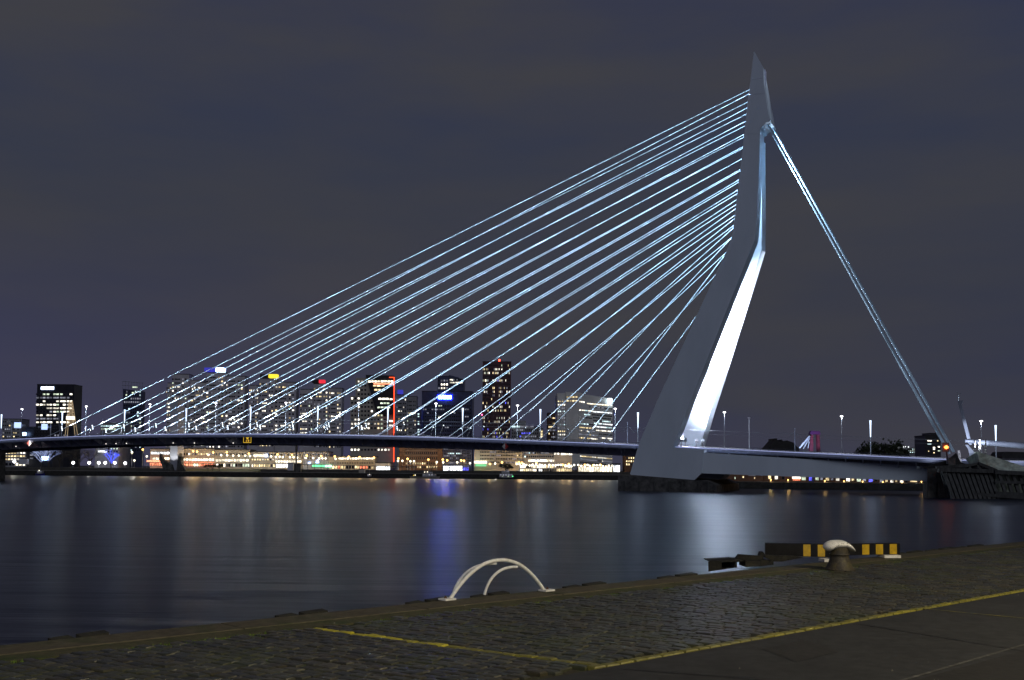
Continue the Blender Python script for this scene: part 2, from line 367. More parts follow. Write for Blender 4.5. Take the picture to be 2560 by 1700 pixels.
# ------------------------------------------------------------------ stay cables, their floodlights
TOPY = [616,583.6,562,539.7,515,492.8,468.7,443.5,418,392,365,337,308.5,279,249,218]     # nearest to the pylon first
def edge_x(y):
    if y > 583: return 1832 - (y - 583) * .32 if y < 617 else 1821 - (y-617)*.464
    return 1832 + (583 - y) * (1874.6 - 1832) / (583 - 218)
def spot_along(pos, target, d, R, E, name, parent, col=(.52, .76, 1.0), cone=None):
    """narrow floodlight whose intensity is shaped so that a line at offset d is lit evenly out to R"""
    l = bpy.data.lights.new(name, 'SPOT'); l.energy = 8e4; l.color = col; gain = 4 * PI * E * R**3 / d / 8e4
    l.spot_size = cone or 2 * math.atan(d / 15.0 + .01) ; l.spot_blend = .35; l.shadow_soft_size = .12
    l.use_nodes = True; nt = l.node_tree; em = nt.nodes['Emission']
    tc = N(nt, 'ShaderNodeTexCoord'); nm = N(nt, 'ShaderNodeVectorMath', operation='MULTIPLY'); nm.inputs[1].default_value = (1, 1, 0)
    nl = N(nt, 'ShaderNodeVectorMath', operation='LENGTH')
    nt.links.new(tc.outputs['Normal'], nm.inputs[0]); nt.links.new(nm.outputs[0], nl.inputs[0])
    a = N(nt, 'ShaderNodeMath', operation='MULTIPLY_ADD'); a.inputs[1].default_value = R / d; a.inputs[2].default_value = 1.0
    nt.links.new(nl.outputs['Value'], a.inputs[0])
    p = N(nt, 'ShaderNodeMath', operation='POWER'); p.inputs[1].default_value = -2.72
    gm = N(nt, 'ShaderNodeMath', operation='MULTIPLY'); gm.inputs[1].default_value = gain
    nt.links.new(a.outputs[0], p.inputs[0]); nt.links.new(p.outputs[0], gm.inputs[0]); nt.links.new(gm.outputs[0], em.inputs['Strength'])
    o = bpy.data.objects.new(name, l); COL.objects.link(o); o.location = pos
    o.rotation_euler = (Vector(target) - Vector(pos)).to_track_quat('-Z', 'Y').to_euler(); o.parent = parent
    return o
ORD = ['first','second','third','fourth','fifth','sixth','seventh','eighth','ninth','tenth','eleventh','twelfth','thirteenth','fourteenth','fifteenth','sixteenth','seventeenth','eighteenth','nineteenth','twentieth']
def ordn(i):
    if i <= 20: return ORD[i-1]
    t = {2: 'twenty', 3: 'thirty', 4: 'forty', 5: 'fifty', 6: 'sixty', 7: 'seventy', 8: 'eighty'}[i // 10]
    return t + '-' + ORD[i % 10 - 1] if i % 10 else {3: 'thirtieth', 4: 'fortieth', 5: 'fiftieth', 6: 'sixtieth', 7: 'seventieth', 8: 'eightieth'}[i // 10]
def head_mesh():
    b = MB()
    b.box(-.28, .28, -.30, .30, -.22, .22, 0); b.add([(-.24, -.305, -.18), (.24, -.305, -.18), (.24, -.305, .18), (-.24, -.305, .18)], [(0, 1, 2, 3)], 1)
    b.add([(.285, -.24, -.15), (.285, .1, -.15), (.285, .1, .15), (.285, -.24, .15)], [(0, 1, 2, 3)], 1)
    return b.mesh('lamp_head', [M['post'], M['e_flood']])
HEADM = head_mesh()
for side in (0, 1):
    for k in range(16):
        px = edge_x(TOPY[k]); s, z = onleg(px, TOPY[k])
        wt = wo(z) + 1.3
        top = B(s - .5, wt if side == 0 else WB - wt, z)
        wf = 0 if side == 0 else WB
        foot = B(SP * k, wf, dz(SP * k) + .1)
        mb = MB(foot); mb.tube([foot, top], .118, 8); c = mb.mesh('stay_cable', M['cable'], True)
        link('stay_cable', c, bridge, foot)
        mb = MB(foot); dr = (top - foot).normalized()
        mb.tube([foot - dr*.2, foot + dr * 3.2], [.42, .24], 6); link('cable_socket', mb.mesh('cable_socket', M['girder'], True), bridge, foot)
        # floodlight mast under the cable
        off = 10.6 if k else 3.5
        sm = SP * k - off; inw = -1.6
        hgt = 4.0 if k else 1.2
        base = B(sm + 1.0, wf + inw, dz(sm)); hd = B(sm, wf + inw, dz(sm) + hgt)
        t = empty('floodlight_mast', base, ('short leaning floodlight mast on the near deck edge, ' if side == 0 else 'short leaning floodlight mast on the far deck edge, ') + ORD[k] + ' from the pylon', 'floodlight', 'floodlights under the stay cables')
        mb = MB(base); mb.tube([base, base*.5 + hd*.5 + ub*.35, hd], [.13, .11, .09], 6); link('pole', mb.mesh('pole', M['rail'], True), t)
        dirc = (top - hd).normalized()
        q = dirc.to_track_quat('-Y', 'Z').to_euler()
        for j in range(3 if k > 5 else 1):
            h = link('lamp_head', HEADM, t, hd - base + Vector((.12*j - .05, 0, .35 - .62*j))); h.rotation_euler = q
        d = 2.0; tgt = top
        cl = (top - foot); Rr = (top - hd).length
        w = hd - foot; perp = (w - cl.normalized() * w.dot(cl.normalized())).length
        lp_ = hd + dirc*.75 + Vector((0, 0, .35)); w = lp_ - foot; perp = (w - cl.normalized() * w.dot(cl.normalized())).length
        spot_along(lp_ - base, tgt - base, perp, Rr, 3.1, 'floodlight', t)
        pl = bpy.data.lights.new('lamp_spill', 'SPOT'); pl.energy = 9000 + 2200*k; pl.spot_size = math.radians(100); pl.spot_blend = .7; pl.color = (.72, .86, 1); pl.shadow_soft_size = .2
        po = bpy.data.objects.new('lamp_spill', pl); COL.objects.link(po); po.parent = t; po.location = lp_ - base; po.rotation_euler = dirc.to_track_quat('-Z', 'Y').to_euler()
# back stays
for (x0, y0, x1, y1, w0, w1) in ((1918.5, 309, 2373.5, 1135, 9.8, 9.8), (1924.5, 305, 2384.5, 1130, 14.8, 14.2)):
    s0, z0 = onw(x0, y0, w0); s1, z1 = onw(x1, y1, w1)
    mb = MB(); mb.tube([B(s0, w0, z0), B(s1, w1, z1)], .40, 20); mb.build('back_stay', M['stay'], bridge, True)

# ------------------------------------------------------------------ floodlights of the pylon
def spot(pos, target, E_at, angle, name, parent=None, blend=.6, size=.4, col=(.80, .86, 1)):
    l = bpy.data.lights.new(name, 'SPOT'); r = (Vector(target) - Vector(pos)).length
    P_ = 4 * PI * E_at * r * r; l.energy = min(P_, 2e5); l.use_nodes = True; l.node_tree.nodes['Emission'].inputs['Strength'].default_value = P_ / l.energy; l.spot_size = math.radians(angle); l.spot_blend = blend; l.shadow_soft_size = size; l.color = col
    o = bpy.data.objects.new(name, l); COL.objects.link(o); o.location = pos
    o.rotation_euler = (Vector(target) - Vector(pos)).to_track_quat('-Z', 'Y').to_euler()
    if parent: o.parent = parent
    return o
sF = onw(1703, 1099, -3.0)[0]
def farface(px, py):
    s, z = onleg(px, py); return B(s, WB - wo(z) - tk(z), z)
for i, (sx, wx) in enumerate(((sF, -2.6), (sF - 1.2, -2.6), (sF - 3, WB*.30), (sF - 5, WB*.30))):
    base = B(sx, wx, dz(sx)); hd = base + zb * 2.6
    lab = ['pair of dazzling floodlights on a leaning pole beside the lit pylon leg, left one', 'pair of dazzling floodlights on a leaning pole beside the lit pylon leg, right one',
           'floodlight on the carriageway centre behind the near pylon leg, southern one', 'floodlight on the carriageway centre behind the near pylon leg, northern one'][i]
    t = empty('pylon_floodlight', base, lab, 'floodlight', 'floodlights lighting the pylon')
    mb = MB(base); mb.tube([base, hd], .12, 6); link('pole', mb.mesh('pole', M['rail'], True), t)
    h = link('lamp_head', HEADM, t, hd - base); h.scale = (1.8, 1.8, 1.8); h.rotation_euler = Vector((.1, .75, .6)).to_track_quat('-Y', 'Z').to_euler()
    tg = [farface(1756, 1000), farface(1800, 850), farface(1838, 770), farface(1868, 690)][i]
    spot(hd - base + zb*.3, tg - base, [600, 700, 700, 12][i], [44, 28, 17, 9][i], 'floodlight', t, blend=.8)
t_ = bpy.data.objects['pylon_floodlight']; spot(zb*2.9 + ub*-.3, farface(1735, 1070) - t_.location, 7, 125, 'floodlight', t_, blend=1, col=(.78, .80, 1))
# low floodlight on the pier that grazes the rear strips of both legs, as well as the upper back stays
for i, (w_, wt_) in enumerate(((5.5, 10), (9.5, 14.5))):
    s0, _ = onw(2255, 1145, w_); base = B(s0, w_, dz(s0))
    t = empty('stay_floodlight', base, 'low floodlight on the deck below the thick back stays, %s one' % ('nearer', 'farther')[i], 'floodlight', 'floodlights for the back stays')
    mb = MB(base); mb.tube([base, base+zb*.8], .12, 6); link('pole', mb.mesh('pole', M['rail'], True), t)
    for tx, ty, E_, an in ((2035, 525, 2.0, 7), (2090, 630, 3.0, 8), (2165, 770, 3.2, 11), (2255, 930, 2.2, 15)):
        s1, z1 = onw(tx, ty, w_ + (wt_ - w_) * .7 * (1145 - ty) / 840)
        spot(Vector((0, 0, 1.2)), B(s1, w_ + 2, z1) - base, E_, an, 'floodlight', t, blend=.9, col=(.75, .86, 1))


# ------------------------------------------------------------------ deck lamps and masts
LAMP = [(55,1023),(216,1016),(375,1011),(540,1008),(715,1007),(897,1007),(1090,1009),(1294,1014),(1538,1022),(1811,1031),(2104,1041),(2453,1053)]
def lampA_mesh(h):
    b = MB(); b.tube([(0,0,0),(0,0,h-.2)], [.11,.06], 6)
    return b.mesh('pole', M['post'], True)
gl = MB(); gl.lathe([(.05,-.2),(.36,-.14),(.50,.02),(.36,.18),(.05,.26)], n=10); GLM = gl.mesh('lamp_head', M['e_white'], True)
near_of = lambda px: 'pylon' if 1500 < px < 1900 else None
for i, (px, py) in enumerate(LAMP):
    w = 1.8; s, zt = onw(px, py, w); z0 = dz(s); h = zt - z0
    t = empty('street_lamp', B(s, w, z0), 'tall thin bridge lamp with a round white head, %s from the left' % ORD[i], 'street lamp', 'round headed lamps along the bridge')
    link('pole', lampA_mesh(h), t); link('lamp_head', GLM, t, (0, 0, h))
    l = bpy.data.lights.new('lamp_light', 'SPOT'); l.energy = 9000; l.spot_size = math.radians(110); l.spot_blend = .6; l.color = (.80, .84, 1); l.shadow_soft_size = .3
    lo = bpy.data.objects.new('lamp_light', l); COL.objects.link(lo); lo.parent = t; lo.location = (0, 0, h - .3)
TORCH = [(4,1036),(156,1030),(312,1024),(466,1021),(627,1017),(795,1015),(970,1017),(1157,1020),(1351,1023),(1595,1031),(2176,1051),(2489,1063)]
for i, (px, py) in enumerate(TORCH):
    w = WB - 4.2; s, zt = onw(px, py, w); z0 = dz(s); h = zt - z0
    t = empty('torch_mast', B(s, w, z0), 'slim tapered mast glowing white towards its top, %s from the left on the bridge' % ORD[i], 'lamp', 'torch shaped masts along the bridge')
    b = MB(); b.tube([(0,0,0),(0,0,h*.55)], [.12,.17], 6); b.build('pole', mat('lit_mast_paint', (.6,.68,.8), .4) if i == 0 else bpy.data.materials['lit_mast_paint'], t, True)
    b = MB(); b.tube([(0,0,h*.55),(0,0,h*.86),(0,0,h)], [.15,.24,.33], 8); b.build('glowing_top', M['e_torch'], t, True)
    l = bpy.data.lights.new('mast_light', 'POINT'); l.energy = 500; l.color = (.62, .74, 1); l.shadow_soft_size = .5
    lo = bpy.data.objects.new('mast_light', l); COL.objects.link(lo); lo.parent = t; lo.location = (0, 0, h + .8)
b = MB(); p = onw(1873, 1043, WB/2)
t = empty('plain_mast', B(p[0], WB/2, dz(p[0])), 'unlit pale mast on the bridge just right of the pylon', 'mast')
b = MB(); b.tube([(0,0,0),(0,0,p[1]-dz(p[0]))], [.16,.12], 6); b.build('pole', M['barrier'], t, True)
b = MB(); b.box(-.5,.5,-.05,.05,p[1]-dz(p[0])-.3,p[1]-dz(p[0])-.15); b.build('cross_arm', M['barrier'], t)
for i, (px, py) in enumerate(((257,1046),(521,1057),(1184,1042),(1569,1055),(1987,1070))):
    w = WB/2 + 1; s, zt = onw(px, py, w); z0 = dz(s); h = zt - z0
    t = empty('catenary_mast', B(s, w, z0), 'thin blue tramwire mast with triangular arms, %s from the left' % ORD[i], 'mast', 'tramwire masts on the bridge')
    b = MB(); b.tube([(0,0,0),(0,0,h)], [.13,.08], 6); b.build('pole', M['edge'], t, True)
    b = MB()
    for sg in (-1, 1): b.tube([(0,0,h-1.2),(sg*2.4,0,h-3.6),(0,0,h-3.6)], .06, 5)
    b.build('arm', M['post'], t); t.rotation_euler.z = rotb
t = empty('tram_wire', (0,0,0), 'pair of thin overhead tram wires along the bridge', 'wire')
for w, hh in ((WB/2-1.5, 6.3), (WB/2-1.5, 5.0), (WB/2+3.5, 6.3)):
    b = MB(); b.tube([B(s, w, dz(s)+hh) for s in np.arange(-185, 260, 9)], .022, 4); b.build('wire', M['post'], t)

# navigation boards hung on the girder
def board(px0, py0, px1, py1, w):
    s0, z1 = onw(px0, py0, w); s1, z0 = onw(px1, py1, w); return s0, s1, z0, z1
s0, s1, z0, z1 = board(608.5, 1093, 628, 1107, -5.1)
t = empty('clearance_sign', B(s0, -5.1, z0), 'black clearance sign with yellow frame, triangle and number hung on the bridge', 'sign')
def bl(w_, z_, dd=0):                                    # local coords on the board: right = along bridge to the right
    return B(s0 - w_, -5.1 - dd, z0 + z_)
Wd, Hd = s0 - s1, z1 - z0
b = MB(); b.prism([bl(0,0), bl(Wd,0), bl(Wd,Hd), bl(0,Hd)], [bl(0,0,-.15), bl(Wd,0,-.15), bl(Wd,Hd,-.15), bl(0,Hd,-.15)]); ob = b.build('panel', mat('black_sign', (.012,.01,.008), .5)); ob.parent = t; ob.location = -t.location + ob.location
def sgn(name, b): o = b.build(name, emit('sign_yellow_' + name, (1, .62, .05), .75)); o.parent = t; o.location = -t.location; return o
b = MB(); e_ = .14
for (a0, b0, a1, b1) in ((0,0,Wd,e_*1.4),(0,e_*1.4,e_*1.4,Hd),(Wd-e_*1.4,e_*1.4,Wd,Hd)):
    b.add([bl(a0,b0,.02), bl(a1,b0,.02), bl(a1,b1,.02), bl(a0,b1,.02)], [(0,1,2,3)])
sgn('border', b)
b = MB(); b.add([bl(Wd*.30,Hd*.96,.02), bl(Wd*.52,Hd*.56,.02), bl(Wd*.74,Hd*.96,.02)], [(0,1,2)]); sgn('triangle', b)
def text_mesh(s, size, m, name='lettering', ext=.03):
    c = bpy.data.curves.new(name, 'FONT'); c.body = s; c.size = size; c.extrude = ext; c.align_x = 'CENTER'
    o = bpy.data.objects.new(name, c); COL.objects.link(o); bpy.context.view_layer.update()
    me = bpy.data.meshes.new_from_object(o.evaluated_get(bpy.context.evaluated_depsgraph_get()))
    bpy.data.objects.remove(o); bpy.data.curves.remove(c); me.materials.clear(); me.materials.append(m); me.name = name; return me
o = link('lettering', text_mesh('1.9', Hd*.62, emit('sign_digits', (1, .55, .06), 1.1)), t, bl(Wd*.52, Hd*.13, .03) - t.location)
o.rotation_euler = (PI/2, 0, rotb)
for px, py, c1, c2, lab in ((72.5, 1108, 'e_r', 'e_w', 'lit red and white diamond board hung on the bridge at far left'), (1263, 1116, 'p_w', 'p_r', 'unlit white and red diamond board hung on the bridge below the tall dark tower')):
    s, z = onw(px, py, -5.1); r = 1.15
    t = empty('diamond_board', B(s, -5.1, z), lab, 'sign')
    ms = {'e_r': emit('board_red_lit', (1,.25,.2), .9), 'e_w': emit('board_white_lit', (1,.95,.9), 2.0), 'p_w': mat('board_white', (.75,.75,.72), .5), 'p_r': mat('board_red', (.5,.03,.03), .5)}
    for nm, sg, mk in (('left_half', -1, c1), ('right_half', 1, c2)):
        b = MB(); b.prism([-ub*0 + zb*r, -ub*sg*r, zb*-r] if sg > 0 else [zb*r, -zb*r, -ub*sg*r], [(-ub*0 + zb*r) + vb*.08, -ub*sg*r + vb*.08, zb*-r + vb*.08] if sg > 0 else [zb*r + vb*.08, -zb*r + vb*.08, -ub*sg*r + vb*.08])
        b.build(nm, ms[mk], t)
for i, (px, py) in enumerate(((40,1116),(265,1109.5),(290,1109),(316,1108.5),(433,1107.5),(486,1107.5),(583,1107.5),(935,1109))):
    s, z = onw(px, py, -.5)
    b = MB(B(s, -.5, z)); b.lathe([(.06,-.16),(.2,-.05),(.2,.08),(.06,.16)], B(s, -.5, z), 8); tag(b.build('navigation_light', M['e_yellow'] if px == 935 else emit('girder_light_%d' % i, (1,.95,.85), 1.8)), ('small yellow navigation light under the bridge girder' if px == 935 else 'small white light under the bridge girder, %s from the left' % ORD[i]), 'light', 'small lights under the girder')

# ------------------------------------------------------------------ city
def winmesh(key):
    b = MB(); o = .5; i = .43
    def ring(y0, y1, r0, r1):
        return [(-r0,y0,-r0),(r0,y0,-r0),(r0,y0,r0),(-r0,y0,r0),(-r1,y1,-r1),(r1,y1,-r1),(r1,y1,r1),(-r1,y1,r1)]
    q = [(0,1,5,4),(1,2,6,5),(2,3,7,6),(3,0,4,7)]
    b.add(ring(0, -.12, o, o), q, 0); b.add(ring(-.12, -.12, o, i), q, 0); b.add(ring(-.12, -.03, i, i), q, 0)
    b.add([(-i,-.03,-i),(i,-.03,-i),(i,-.03,i),(-i,-.03,i)], [(0,1,2,3)], 1)
    return b.mesh('window', [M['frame'], M[key]])
WK = {'#': 'l_white', 'w': 'l_warm', 'c': 'l_cool', 'd': 'l_dim', 'g': 'l_green', 'r': 'l_red', 'b': 'l_blue', '.': 'glass_dark', 'S': 'l_shop', 'W': 'l_shopw', 'R': 'l_shopr'}
WM = {k: winmesh(v) for k, v in WK.items()}
class Bld:
    def __init__(s, name, label, Y, zb=5.2, cat='building', group=None):
        s.Y = Y; s.z0 = zb; s.n = 0; s.root = empty(name, (0, Y, zb), label, cat, group); s.rest = {}
    def X(s, px, py=1100, Y=None): Y = Y or s.Y; return at(px, py, Y).x
    def Z(s, px, py, Y=None): Y = Y or s.Y; return at(px, py, Y).z
    def wall(s, px0, px1, ptop, m, depth=22, yo=0, name='wall', pbot=None, parapet=True):
        Y = s.Y + yo; x0 = at(px0, 1120, Y).x; x1 = at(px1, 1120, Y).x; z1 = at((px0+px1)/2, ptop, Y).z
        z0 = s.z0 if pbot is None else at((px0+px1)/2, pbot, Y).z
        if s.root.location.x == 0: s.root.location.x = x0
        b = MB(s.root.location); b.box(x0, x1, Y, Y+depth, z0, z1)
        link(name, b.mesh(name, m), s.root)
        if parapet and pbot is None:
            b = MB(s.root.location); b.box(x0-.15, x1+.15, Y-.15, Y+depth+.15, z1+.002, z1+.55); link('parapet', b.mesh('parapet', M['roof']), s.root)
        return x0, x1, z0, z1
    def poly(s, pts, m, depth=22, yo=0, name='wall'):
        Y = s.Y + yo; P = [at(px, py, Y) for px, py in pts]
        if s.root.location.x == 0: s.root.location.x = P[0].x
        b = MB(s.root.location); b.prism(P, [p + Vector((0, depth, 0)) for p in P]); link(name, b.mesh(name, m), s.root); return P
    def pane(s, px0, py0, px1, py1, k='#', yo=0, name='window'):
        Y = s.Y + yo - .02; a = at(px0, py0, Y); c = at(px1, py1, Y)
        loc = Vector(((a.x+c.x)/2, Y, (a.z+c.z)/2)); sc = Vector((abs(c.x-a.x), 1, abs(a.z-c.z)))
        if s.n < 290:
            o = link(name, WM[k], s.root, loc - s.root.location); o.scale = sc; s.n += 1
        else: s.rest.setdefault(k, []).append((loc, sc))
    def grid(s, px0, px1, py0, py1, cols, rows, k='.', yo=0, fx=.6, fy=.55, p=None):
        """pattern p: list of row strings; or k: dict of weights"""
        dx = (px1-px0)/cols; dy = (py1-py0)/rows
        for r in range(rows):
            run = None
            for c in range(cols):
                if p is not None: ch = p[r][c] if r < len(p) and c < len(p[r]) else ' '
                elif isinstance(k, dict):
                    if run is None or random.random() > .45: run = random.choices(list(k), list(k.values()))[0]
                    ch = run
                else: ch = k
                if ch == ' ': continue
                x = px0 + dx*(c+.5); y = py0 + dy*(r+.5)
                s.pane(x-dx*fx/2, y-dy*fy/2, x+dx*fx/2, y+dy*fy/2, ch, yo)
    def done(s):
        for k, L in s.rest.items():
            src = WM[k]; b = MB(s.root.location); vv = [v.co for v in src.vertices]
            for loc, sc in L:
                b.add([Vector((loc.x+v.x*sc.x, loc.y+v.y, loc.z+v.z*sc.z)) for v in vv], [])
                base = len(b.v) - len(vv)
                for p in src.polygons: b.f.append(tuple(i+base for i in p.vertices)); b.m.append(p.material_index)
            o = link('window', b.mesh('window', [M['frame'], M[WK[k]]]), s.root); o['kind'] = 'stuff'
    def lit(s, name, px0, py0, px1, py1, m, yo=0, d=.3):
        Y = s.Y + yo; a = at(px0, py0, Y); c = at(px1, py1, Y); b = MB(s.root.location)
        b.box(a.x, c.x, Y-d, Y-.01, min(a.z,c.z), max(a.z,c.z)); return link(name, b.mesh(name, m), s.root)

# black office slab, far left
b1 = Bld('office_tower', 'black office block with glowing white rooftop sign at far left', 900)
b1.wall(88, 181, 962, M['w_black'], 17)
rows = ["  gg ggg  #g.", "dddddddddd...", ". #...#####..", "######g.#####", "   ########..", "....d#gg##.##", "##.###...#.#.", "ddddddd  .dd.", "#####.####..."]
for r, row in enumerate(rows):
    y = 985 + 8.75*r + .3
    for c, ch in enumerate(row):
        if ch == ' ': ch = '.'
        x = 90 + c * 8.4 + (1.2 if c % 2 else 0)
        if x > 175: continue
        b1.pane(x, y-2.0, x+7.2, y+2.4, ch)
for k in range(5): b1.grid(90, 179, 1066+9*k, 1075+9*k, 12, 1, {'.': 6, 'd': 3})
sg = emit('white_sign_glow', (.62, .75, 1), 7, sampled=True)
for i in range(7): b1.lit('sign_letter', 103.3+4.6*i, 966.8, 107+4.6*i, 974, sg, d=.6)
b1.done()
# crown tower
b2 = Bld('curved_tower', 'slim dark tower with an open lattice crown and slanted top', 1000)
b2.poly([(307,1172),(307,972),(357,978),(352,1172)], M['w_glass'], 7)
b2.grid(309, 353, 975, 1130, 8, 18, {'.': 11, 'd': 4, 'g': 1.2, 'c': 1.3})
for i in range(8):
    x = 307 + i*7.1; mbx = MB(b2.root.location); mbx.tube([at(x, 972+i*.9, 999.5), at(x, 953+i*.6, 999.5)], .16, 4); link('lattice', mbx.mesh('lattice', M['post']), b2.root)
for yy in (953, 963):
    mbx = MB(b2.root.location); mbx.tube([at(306, yy, 999.4), at(358.5, yy+4.5, 999.4)], .22, 4); link('lattice', mbx.mesh('lattice', M['post']), b2.root)
for (x0, x1, y) in ((330, 345, 968), (329, 336, 982), (314, 318, 987), (314, 318, 995)): b2.pane(x0, y-2, x1, y+2, 'g')
b2.done()
# residential slabs
def resid(name, label, x0, top, cap, wings, seed, m=M['w_grey'], dens=1.0, Y=1000):
    random.seed(seed); b = Bld(name, label, Y)
    for i, (a, c, t, yo) in enumerate(wings):
        b.wall(a, c, t, m, 13, yo, 'wall' if i == 0 else 'wing')
        n = int((1128 - t - 12) / 9.6)
        for r in range(n):
            y = t + 12 + r*9.6; wd = c - a; u = random.random()
            ks = {'.': 8, '#': 2.6*dens, 'w': 1.3*dens, 'd': 2, 'g': .5*dens}
            x = a + wd*.08
            ch = random.choices(list(ks), list(ks.values()))[0]; b.pane(x, y-2, x+wd*.09, y+2, ch, yo)
            xs = a + wd*.24; g = random.choices(list(ks), list(ks.values()))[0]
            for j in range(4):
                cc = g if random.random() < .7 else '.'
                b.pane(xs + j*wd*.085, y-1.7, xs + j*wd*.085 + wd*.07, y+1.7, cc, yo)
            ch = random.choices(list(ks), list(ks.values()))[0]; b.pane(a+wd*.70, y-2, a+wd*.79, y+2, ch, yo)
            ch = random.choices(list(ks), list(ks.values()))[0]; b.pane(a+wd*.86, y-2, a+wd*.95, y+2, ch, yo)
    for (a, c, y0, y1, mt, yo) in cap:
        b.lit('roof_box', a, y0, c, y1, mt, yo, d=8)
    b.done(); return b
b3 = resid('apartment_tower', 'grey apartment tower with stepped grid top, leftmost of the pale towers', 0, 0, [], [(427,468,936,0),(415,427,958,4),(468,505,951,6)], 3)
b3.root  # grid of small openings at the top
blu = emit('blue_roof_light', (.10, .10, 1), .45); 
b4 = resid('apartment_tower', 'stepped apartment tower with a blue glowing roof box', 0, 0, [(517,545,921,931,blu,10),(545,564,921,931,M['e_bluew'],10)], [(512,560,932,0),(483,512,957,5),(560,609,941,4)], 4)
b5 = resid('apartment_tower', 'stepped apartment tower with a yellow glowing roof box', 0, 0, [(655,676,937,946,M['roof'],10),(676,697,937,946,M['e_yellow'],9)], [(646,684,948,0),(622,646,964,5),(684,738,956,4)], 5, dens=1.4)
b6 = resid('apartment_tower', 'stepped apartment tower with a red glowing roof box', 0, 0, [(784,801,950,959,M['roof'],10),(801,814,951,959,emit('red_roof_light', (.9,.04,.07), 1.0),9)], [(782,820,960,0),(748,782,974,5),(820,853,971,4)], 6, dens=1.3)
# perforated pale block with a dark glazed wedge and red neon line
b7 = Bld('wedge_office', 'pale perforated office block with dark glazed wedge and red neon outline', 860)
b7.poly([(876,1170),(876,990),(889,990),(889,945),(914,945),(914,938),(986,940),(983,1170)], M['w_cream'], 12)
pt = ["  ##      "," .  .     "," c#.      ","  ....    ","# #.. #   ","......    "," .#. ...  ","......##..","    ...#wg",".##......g","###.##.#wg","#.####..wg"," .#......w","..........", "..........","","",""]
for r in range(12):
    y = 953.5 + 10.6*r
    for c in range(13):
        x = 878 + 8.2*c
        if x < 889 and y < 992: continue
        edge = 914 + (y-938)*.27
        if y < 1035 and x+5 > edge: continue
        if x > 974: continue
        row = pt[r]; ch = row[c] if c < len(row) and row[c] != ' ' else '.'
        b7.pane(x, y-2.4, x+4.8, y+2.6, ch)
for r, y in enumerate((1113.5, 1124.5)):
    for c in range(12): b7.pane(877+8.4*c, y-2.6, 882+8.4*c, y+2.4, '#' if r == 0 or c < 3 else ('.' if c < 8 else '#'))
b7.poly([(914,937),(986,939),(985,1036),(942,1036)], M['w_black'], 3, -3.2, 'glass_wedge')
for (x0, x1, y, k, h) in ((920,984,953.5,'S',2.8),(932,962,964.5,'w',2.4),(935,962,974.5,'w',2.6),(945,972,997,'#',2.6),(973,983,998,'#',2.4),(950,974,1008,'g',2.2),(943,976,1018.5,'g',2.2)):
    n = max(1, int((x1-x0)/8))
    for j in range(n): b7.pane(x0+(x1-x0)*j/n+.3, y-h, x0+(x1-x0)*(j+1)/n-.3, y+h, k, -3.2)
for y in (1030.5, 1052.5, 1064): b7.pane(972, y-2.4, 983, y+2.4, '#')
b7.lit('red_screen', 934, 957.3, 984, 961.2, M['l_shopr'], -3.3)
for (xa, ya, xb_, yb) in ((985.5,943.5,984.5,1155),(973,943.5,985.5,943.5)):
    q = MB(b7.root.location); q.tube([at(xa, ya, 856), at(xb_, yb, 856)], .36, 6); link('neon_tube', q.mesh('neon_tube', M['e_redneon']), b7.root)
b7.done()
# towers behind it
b8 = resid('apartment_tower', 'dark blue-lit stepped apartment tower right of the red neon line', 0, 0, [(996,1008,976,986,blu,6)], [(989,1016,987,0),(1016,1040,992,4)], 8, m=M['w_dim'], dens=.7, Y=1050)
b9 = Bld('office_tower', 'tall dark office tower with two lit top floors behind the blue sign block', 1080)
b9.wall(1092, 1122, 941, M['w_glass'], 30); b9.wall(1122, 1158, 948, M['w_glass'], 30, 2, 'wing'); b9.poly([(1122,948),(1122,937),(1148,944),(1148,948)], M['w_glass'], 26, 4, 'roof')
b9.grid(1124, 1157, 946, 960, 8, 2, p=['##d.d...', '########'], fx=.8, yo=2); b9.grid(1094, 1121, 947, 975, 4, 3, {'.': 5, '#': 1, 'd': 2}); b9.done()
b10 = Bld('blue_sign_block', 'wide dark office block with a glowing blue-white sign', 900)
b10.wall(1053, 1180, 979, M['w_glass'], 40)
random.seed(10)
for r in range(12): b10.grid(1056, 1178, 1010+9*r, 1019+9*r, 22, 1, {'.': 14, 'd': 4 if r in (1,2) else .6, 'g': .25}, fx=.7, fy=.4)
sgb = emit('blue_white_sign', (.28, .55, 1), 30, sampled=True); sgh = emit('blue_sign_field', (.002, .004, 1), 90.0, sampled=True)
b10.lit('sign_field', 1094.5, 987.5, 1130, 999, sgh, d=.3)
for (x0, x1, y0) in ((1096.5,1101,989),(1101.6,1105.5,991),(1107.2,1110.5,988.3),(1111,1115,988.8),(1115.5,1119,990),(1119.4,1123,990),(1123.4,1127.5,989)): b10.lit('sign_letter', x0, y0, x1, 997, sgb, d=.8)
b10.done()
b10b = Bld('narrow_block', 'narrow dark block with a column of green-white stair windows', 880)
b10b.wall(1040, 1052.6, 1018, M['w_glass'], 30)
for y in (1035,1041,1054,1060,1074,1080,1086): b10b.pane(1044, y-1.8, 1048.5, y+1.8, 'c')
b10b.done()
